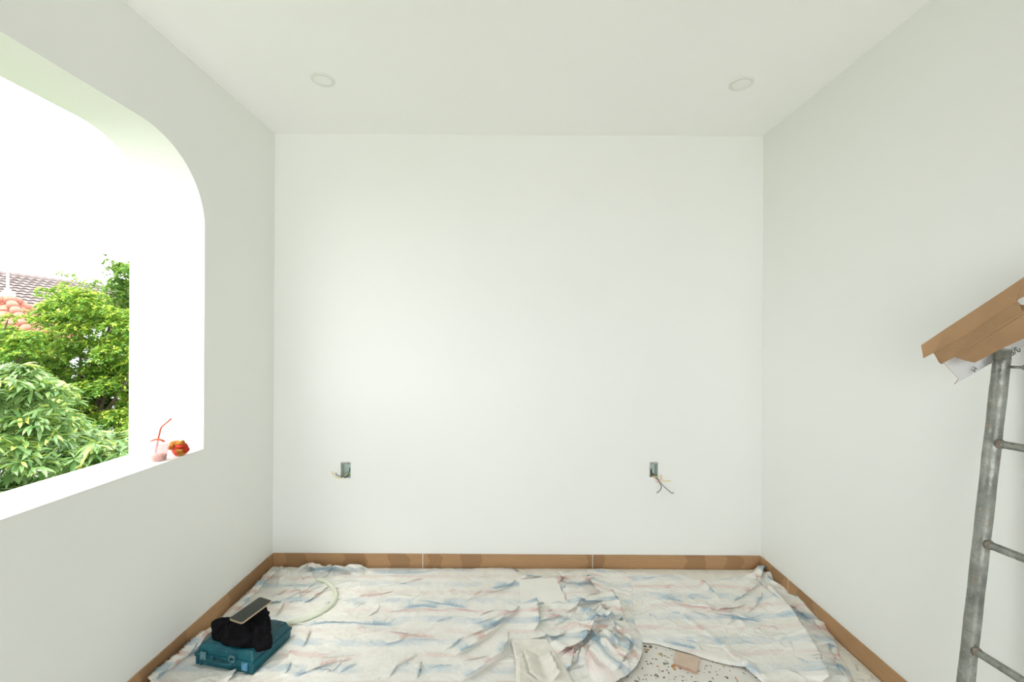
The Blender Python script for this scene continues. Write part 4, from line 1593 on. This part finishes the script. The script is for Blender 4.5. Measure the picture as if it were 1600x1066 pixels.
socket_box(HL, 'open metal socket box in the back wall near the arched opening, wires bent left', [
    ([(546, 735, .035), (545, 742, .01), (540, 745, -.012), (533, 744.5, -.015), (527, 743, -.016), (524.5, 739, -.016)], 0.0026, M_wire_g, 'dark grey wire'),
    ([(544, 738, .03), (541, 743, .0), (534, 747, -.012), (527, 746.5, -.016), (521, 742, -.02), (518, 737, -.02)], 0.0022, M_wire_y, 'yellow wire'),
    ([(546.5, 731, .02), (546.3, 737, .005), (544.5, 742.5, -.003), (541, 746, -.008), (538, 746.5, -.01)], 0.0026, M_wire_b, 'black wire'),
    ([(543, 738, .025), (541, 742.5, -.003), (538, 743.5, -.008)], 0.0028, M_wire_y, 'short yellow wire'),
])
socket_box(HR, 'open metal socket box in the back wall nearer the ladder, wires hanging down right', [
    ([(1018, 738, .03), (1022, 744, .0), (1027, 748, -.014), (1031, 756, -.016), (1033.5, 761, -.018), (1031, 767, -.02), (1026, 770.5, -.02)], 0.0023, M_wire_b, 'black wire curling back'),
    ([(1017, 740, .03), (1023, 745, .0), (1028, 750, -.014), (1036, 759, -.018), (1044, 766, -.02), (1050, 771, -.022), (1053, 769.5, -.022)], 0.0023, M_wire_g, 'dark grey wire reaching down right'),
    ([(1016.5, 740, .02), (1020, 743.5, -.003), (1025, 745, -.014), (1031, 746, -.02), (1036, 751, -.024), (1041, 752.5, -.026), (1048, 751.5, -.028)], 0.0024, M_wire_y, 'yellow wire'),
    ([(1017.5, 741, .02), (1022, 746, -.006), (1024.5, 751, -.014), (1028, 754, -.02), (1032, 751, -.022), (1033.5, 746, -.022), (1033, 742, -.024)], 0.0021, M_wire_p, 'pink wire loop'),
    ([(1018, 734, .03), (1017.5, 738, .006), (1019, 742, -.004), (1023, 744, -.008)], 0.004, mat_plain('brown_wire', (0.10, 0.055, 0.03), 0.6), 'thick brown wire'),
])

# ------------------------------------------------------------------ downlights
def downlight(px, py, label):
    r = ray(px, py)
    p = Vector((0, 0, CZ)) + r * ((ZC - CZ) / r.z)
    root = empty('downlight', (p.x, p.y, ZC))
    tag(root, label, 'ceiling light', 'unlit downlights in the ceiling')
    bm = bmesh.new()
    lathe_bm(bm, [(0.044, -0.001), (0.046, -0.006), (0.056, -0.006), (0.061, -0.003), (0.062, 0.0)], (0, 0, 0), 48)
    bm_link('rim', bm, M_rim, root, True)
    bm = bmesh.new()
    lathe_bm(bm, [(0.0005, -0.0035), (0.030, -0.0035), (0.045, -0.002)], (0, 0, 0), 48)
    bm_link('diffuser', bm, M_diff, root, True)


downlight(504.5, 124.5, 'round white recessed downlight nearer the arched opening')
downlight(1158, 130.5, 'round white recessed downlight nearer the right wall')

# ------------------------------------------------------------------ steel ladder at the right wall
M_weld = mat_plain('rusty_weld', (0.23, 0.195, 0.16), 0.8, 0.3, 60, 0.2, 0.5)


def ladder():
    d = 1.36
    top = P(1566, 556, d); low = P(1509, 1066, d)
    u = (top - low).normalized()
    foot = low + u * ((0.018 - low.z) / u.z)
    topp = top + u * 0.02
    root = empty('steel_ladder', (foot.x, d, 0.0))
    tag(root, 'rusty galvanised steel ladder standing on end against the right wall', 'ladder')
    R, W = 0.0206, 0.42
    for k in (0, 1):
        off = Vector((0.015 * k, -W * k, 0))
        bm = bmesh.new()
        n = 30
        tube_bm(bm, [foot.lerp(topp, i / n) + off for i in range(n + 1)], [R + 0.0005 * math.sin(i * 1.7) for i in range(n + 1)], 24)
        bm_link('stile', bm, M_galv, root, True, world=True)
        bm = bmesh.new()
        tube_bm(bm, [foot + off - u * 0.016, foot + off + u * 0.03], [R + 0.003, R + 0.003], 20)
        tag(bm_link('foot_cap', bm, M_ink, root, True, world=True), 'dark rubber foot cap')
    def on(z): return foot + u * ((z - foot.z) / u.z)
    zs = [P(1557, 692, d).z, P(1543, 847, d).z, P(1518, 1012, d).z]
    zs.append(zs[-1] - 0.35)
    for z in zs:
        a = on(z)
        b = a + Vector((0.015, -W, 0.012))
        dr = (b - a).normalized()
        bm = bmesh.new()
        n = 10
        tube_bm(bm, [a.lerp(b, i / n) for i in range(n + 1)], 0.0125, 16)
        rg = bm_link('rung', bm, M_galv, root, True, world=True)
        for s0, sg in ((a, 1), (b, -1)):
            bm = bmesh.new()
            s = s0 + dr * sg * (R - 0.003)
            tube_bm(bm, [s, s + dr * sg * 0.006, s + dr * sg * 0.012], [0.0165, 0.0155, 0.0128], 16)
            tag(bm_link('weld_bead', bm, M_weld, rg, True, world=True), 'rusty weld bead')
    # bolt with wing nut near the top
    c = on(P(1576, 573, d).z)
    bm = bmesh.new()
    tube_bm(bm, [c + Vector((0.006, 0, 0)), c + Vector((0.012, -0.068, 0.0))], 0.0045, 10)
    bolt = bm_link('bolt', bm, M_galv, root, True, world=True)
    bm = bmesh.new()
    q = c + Vector((0.0112, -0.058, 0))
    tube_bm(bm, [q + Vector((0, 0.006, 0)), q + Vector((0, -0.006, 0))], 0.009, 8)
    bx(bm, q + Vector((0.0, 0, 0.013)), (0.006, 0.004, 0.018), bevel=0.001)
    bx(bm, q + Vector((0.0, 0, -0.015)), (0.006, 0.004, 0.022), bevel=0.001)
    bm_link('wing_nut', bm, M_galv, bolt, False, world=True)
    # head plate closing the stile
    bm = bmesh.new()
    tube_bm(bm, [topp - u * 0.004, topp + u * 0.002], R + 0.0006, 20)
    bm_link('head_cap', bm, M_galv, root, True, world=True)


ladder()


# ------------------------------------------------------------------ cardboard laid over the ladder head
def mat_cardboard(name, base):
    m = NT(name, 0.75, 0.15, base)
    v = m.coords('Object')
    c = m.ramp(m.noise(v, 7, 5, 0.6), [(0.3, tuple(x * 0.88 for x in base)), (0.7, tuple(min(1, x * 1.1) for x in base))])
    w = m.mask(m.noise(m.coords('Object', (3, 3, 30)), 9, 4, 0.6), 0.68, 0.74)
    c = m.mix(m.math('MULTIPLY', w, 0.4), c, (0.62, 0.52, 0.40))
    m.color(c)
    m.bump(m.noise(m.coords('Object', (2, 2, 20)), 14, 5), 0.35, 0.004)
    return m.m


M_card = mat_cardboard('kraft_cardboard', (0.385, 0.238, 0.128))


def plate(name, pts, mat, parent, th=0.004, world=True):
    bm = bmesh.new()
    vs = [bm.verts.new(p) for p in pts]
    bm.faces.new(vs)
    bmesh.ops.triangulate(bm, faces=bm.faces[:])
    o = bm_link(name, bm, mat, parent, False, world)
    s = o.modifiers.new('thickness', 'SOLIDIFY'); s.thickness = th; s.offset = -1
    return o


def cardboard():
    def dep(px, k=0.0):           # the sheet comes towards the viewer to the right
        return float(np.interp(px, [1439, 1600, 1740], [1.42, 1.255, 1.16])) + k
    def Q(px, py, k=0.0): return P(px, py, dep(px, k))
    root = empty('cardboard_carton', tuple(Q(1560, 520)))
    tag(root, 'flattened brown cardboard carton laid slanting over the top of the steel ladder', 'carton')
    top = [(1439.4, 539.6), (1480, 513), (1520, 487), (1560, 461), (1600, 433.8), (1650, 400), (1700, 368)]
    cre = [(1490, 536), (1530, 512), (1560, 491), (1589, 472)]
    notch_up = [(1592, 467.5), (1598, 464.5), (1606, 462), (1616, 455)]
    notch_dn = [(1592, 477), (1599, 478.5), (1608, 474), (1614, 466)]
    cre2 = [(1650, 431), (1700, 398)]
    # upper flap
    f1 = [Q(*p) for p in top] + [Q(*p, -0.012) for p in reversed(cre2)] + [Q(*p, -0.012) for p in reversed(notch_up)] + [Q(*p, -0.012) for p in reversed(cre)] + [Q(1460, 551, -0.004), Q(1443, 560, 0)]
    plate('side_flap', f1, M_card, root)
    # middle panel
    low2 = [(1467, 566.5), (1471, 569.4), (1492, 557.7), (1530, 533), (1565, 511), (1600, 489), (1650, 457), (1700, 424)]
    f2 = [Q(1459.5, 553, -0.006)] + [Q(1490, 536.3, -0.013)] + [Q(*p, -0.013) for p in cre[1:]] + [Q(*p, -0.013) for p in notch_dn] + [Q(1616, 455.5, -0.013)] + [Q(*p, -0.013) for p in cre2] + [Q(*p, -0.035) for p in reversed(low2)]
    plate('front_panel', f2, M_card, root)
    # bottom panel, turned under
    f3 = [Q(1492, 557.7, -0.034), Q(1530, 533, -0.034), Q(1565, 511, -0.034), Q(1600, 489, -0.034), Q(1650, 457, -0.034), Q(1700, 424, -0.034),
          Q(1700, 466, 0.03), Q(1650, 499, 0.03), Q(1600, 527, 0.03), Q(1557.7, 546.4, 0.03), Q(1521.6, 565.5, 0.03), Q(1505, 562, 0.0)]
    plate('bottom_panel', f3, M_card, root)
    # white printed inner carton sheet behind
    f4 = [P(1459, 551, 1.43), P(1497, 592, 1.425), P(1490.5, 600.5, 1.43), P(1548, 567.5, 1.405), P(1575, 554, 1.385), P(1600, 541, 1.35), P(1640, 519, 1.29),
          P(1640, 470, 1.29), P(1600, 490, 1.35), P(1560, 505, 1.395), P(1500, 530, 1.42)]
    sheet = plate('printed_sheet', f4, [M_carton, M_tile_edge], root, 0.003)
    sheet.modifiers['thickness'].material_offset_rim = 1
    tag(sheet, 'white printed carton sheet sticking out below')
    # two scraps of lettering on the sheet
    def letter(ch, px, py, size, rotz, d):
        cu = bpy.data.curves.new('lettering', 'FONT')
        cu.body = ch; cu.size = size; cu.extrude = 0.0003
        tmp = bpy.data.objects.new('tmp_text', cu); COL.objects.link(tmp)
        bpy.context.view_layer.update()
        me = bpy.data.meshes.new_from_object(tmp.evaluated_get(bpy.context.evaluated_depsgraph_get()))
        bpy.data.objects.remove(tmp)
        M = Matrix.Translation(P(px, py, d)) @ Matrix.Rotation(PI / 2, 4, 'X') @ Matrix.Rotation(rotz, 4, 'Z')
        me.transform(M)
        me.materials.clear()
        o = link('lettering', me, M_ink, sheet, world=True)
    letter('M', 1521.5, 572, 0.022, math.radians(-122), 1.400)
    letter('6/0', 1580, 557, 0.030, math.radians(28), 1.365)


cardboard()

# ------------------------------------------------------------------ cup with straw and glove on the sill
def sill_pt(px, py):
    return PZ(px, py, AZ0 + 0.004)


def cup():
    p = sill_pt(248.5, 720)
    root = empty('plastic_cup', (p.x, p.y, AZ0 + 0.004))
    tag(root, 'clear pinkish plastic cup with a little beige drink standing on the sill', 'cup')
    bm = bmesh.new()
    lathe_bm(bm, [(0.0005, 0.001), (0.026, 0.001), (0.028, 0.004), (0.033, 0.040), (0.038, 0.075), (0.040, 0.080), (0.038, 0.080), (0.0365, 0.075), (0.0315, 0.040), (0.0265, 0.006), (0.0005, 0.005)], (0, 0, 0), 32)
    bm_link('cup_body', bm, M_cup, root, True)
    bm = bmesh.new()
    lathe_bm(bm, [(0.0005, 0.0055), (0.0262, 0.0065), (0.0292, 0.027), (0.0005, 0.029)], (0, 0, 0), 32)
    tag(bm_link('drink', bm, M_drink, root, True), 'beige drink left in the bottom')
    bm = bmesh.new()
    lathe_bm(bm, [(0.041, 0.079), (0.041, 0.084), (0.034, 0.092), (0.022, 0.099), (0.008, 0.101), (0.0005, 0.101)], (0, 0, 0), 32)
    bm_link('lid', bm, M_cup, root, True)
    bm = bmesh.new()
    def S(px, py, dd=0.0): return PZ_at(px, py, p.y + dd) - Vector((p.x, p.y, AZ0 + 0.004))
    def PZ_at(px, py, d): return P(px, py, d)
    tube_bm(bm, ([S(243, 708), S(247, 687), S(250.2, 673), S(252, 668), S(255, 665), S(260, 661), S(267.7, 654.5)]), 0.0038, 8)
    tag(bm_link('straw', bm, M_straw, root, True), 'bent orange-red drinking straw')
    bm = bmesh.new()                   # red wrapper ring lying on the lid
    tube_bm(bm, smooth_path([(-0.030, -0.014, 0.090), (-0.014, -0.020, 0.098), (0.004, -0.020, 0.104), (0.022, -0.016, 0.100), (0.032, -0.008, 0.090)], 5), 0.0042, 8)
    tag(bm_link('wrapper_strip', bm, M_straw, root, True), 'curled red wrapper strip on the lid')


cup()


def blob(name, c, s, rot, mat, parent, seed, amp=0.12, freq=2.2, lv=3):
    bm = bmesh.new()
    bmesh.ops.create_icosphere(bm, subdivisions=lv, radius=1.0)
    Mr = Matrix.Rotation(rot[2], 3, 'Z') @ Matrix.Rotation(rot[1], 3, 'Y') @ Matrix.Rotation(rot[0], 3, 'X')
    from mathutils import noise
    for v in bm.verts:
        n = noise.noise(v.co * freq + Vector((seed, seed * 1.7, 0)))
        n2 = 1 - abs(noise.noise(v.co * freq * 1.6 + Vector((0, seed, seed))))
        k = 1 + amp * n + amp * 0.6 * (n2 ** 3)
        v.co = Mr @ Vector((v.co.x * s[0] * k, v.co.y * s[1] * k, v.co.z * s[2] * k)) + Vector(c)
    return bm_link(name, bm, mat, parent, True)


def glove():
    p = sill_pt(281, 711.5)
    root = empty('work_glove', (p.x, p.y, AZ0 + 0.004))
    tag(root, 'balled-up orange-red rubber work glove with ochre fingers, beside the cup', 'glove')
    blob('palm', (0.000, 0.0, 0.030), (0.036, 0.028, 0.030), (0, 0.05, 0.1), M_glove, root, 3.1, 0.22)
    blob('folded_palm', (0.008, -0.010, 0.046), (0.030, 0.022, 0.013), (0.2, -0.25, 0.1), M_glove, root, 5.2, 0.15)
    blob('cuff', (-0.018, 0.002, 0.052), (0.026, 0.024, 0.017), (0, 0.35, 0.4), M_glove_tan, root, 7.7, 0.2)
    for (a, b, c, r) in (((-0.034, -0.020, 0.038), (-0.020, -0.032, 0.048), (-0.006, -0.028, 0.054), 0.0105),
                         ((0.002, -0.012, 0.055), (0.018, -0.016, 0.064), (0.032, -0.016, 0.068), 0.0115),
                         ((0.010, -0.032, 0.030), (0.022, -0.036, 0.031), (0.036, -0.028, 0.027), 0.0088),
                         ((0.014, -0.030, 0.012), (0.026, -0.028, 0.013), (0.036, -0.018, 0.016), 0.0075)):
        bm = bmesh.new()
        path = smooth_path([a, b, c], 6)
        n = len(path)
        rad = [r * (0.55 if i in (0, n - 1) else 0.85 if i in (1, n - 2) else 1.0) for i in range(n)]
        tube_bm(bm, path, rad, 12)
        bm_link('finger', bm, M_glove_tan, root, True)


glove()

# ------------------------------------------------------------------ plaster crumbs and paint flecks
def crumbs(name, label, n, mat, place, size, seed):
    r_ = random.Random(seed)
    V, Fc = [], []
    for _ in range(n):
        x, y, z = place(r_)
        s = size * r_.uniform(0.4, 1.6)
        b = len(V)
        for (dx, dy, dz) in ((-1, -.6, 0), (1, -.8, 0), (.7, .9, 0), (-.8, .8, 0), (0.1, 0, .8)):
            V.append((x + dx * s * r_.uniform(.6, 1.2), y + dy * s * r_.uniform(.6, 1.2), z + dz * s * r_.uniform(.5, 1)))
        Fc += [(b, b + 1, b + 4), (b + 1, b + 2, b + 4), (b + 2, b + 3, b + 4), (b + 3, b, b + 4), (b + 3, b + 2, b + 1, b)]
    o = py_link(name, V, Fc, mat)
    tag(o, label, 'debris', None, 'stuff')


coL = np.empty(len(cl_o.data.vertices) * 3, np.float32); cl_o.data.vertices.foreach_get('co', coL); coL = coL.reshape(-1, 3)
coR = np.empty(len(cr_o.data.vertices) * 3, np.float32); cr_o.data.vertices.foreach_get('co', coR); coR = coR.reshape(-1, 3)


def on_cloth(r_):
    a = coL if r_.random() < 0.7 else coR
    v = a[r_.randrange(len(a))]
    return v[0], v[1], v[2] + 0.001


def near_wall(r_):
    k = r_.random()
    if k < 0.6:
        return r_.uniform(XL + 0.03, XR - 0.03), YB - BT - 0.004 - abs(r_.gauss(0, 0.012)), 0.0005
    return XR - BT - 0.004 - abs(r_.gauss(0, 0.02)), r_.uniform(1.0, YB), 0.0005


M_crumb = mat_plain('plaster_crumb', (0.84, 0.83, 0.79), 0.9, 0.05)
crumbs('plaster_crumbs', 'white plaster crumbs scattered over the drop cloths', 900, M_crumb, on_cloth, 0.0020, 5)
crumbs('plaster_debris', 'line of white plaster crumbs along the foot of the walls', 700, M_crumb, near_wall, 0.0035, 6)
crumbs('dark_grit', 'sparse dark grit flecks on the drop cloths', 60, M_ink, on_cloth, 0.0022, 8)
crumbs('yellow_chips', 'sparse yellow paint chips on the drop cloths', 22, M_wire_y, on_cloth, 0.0032, 9)
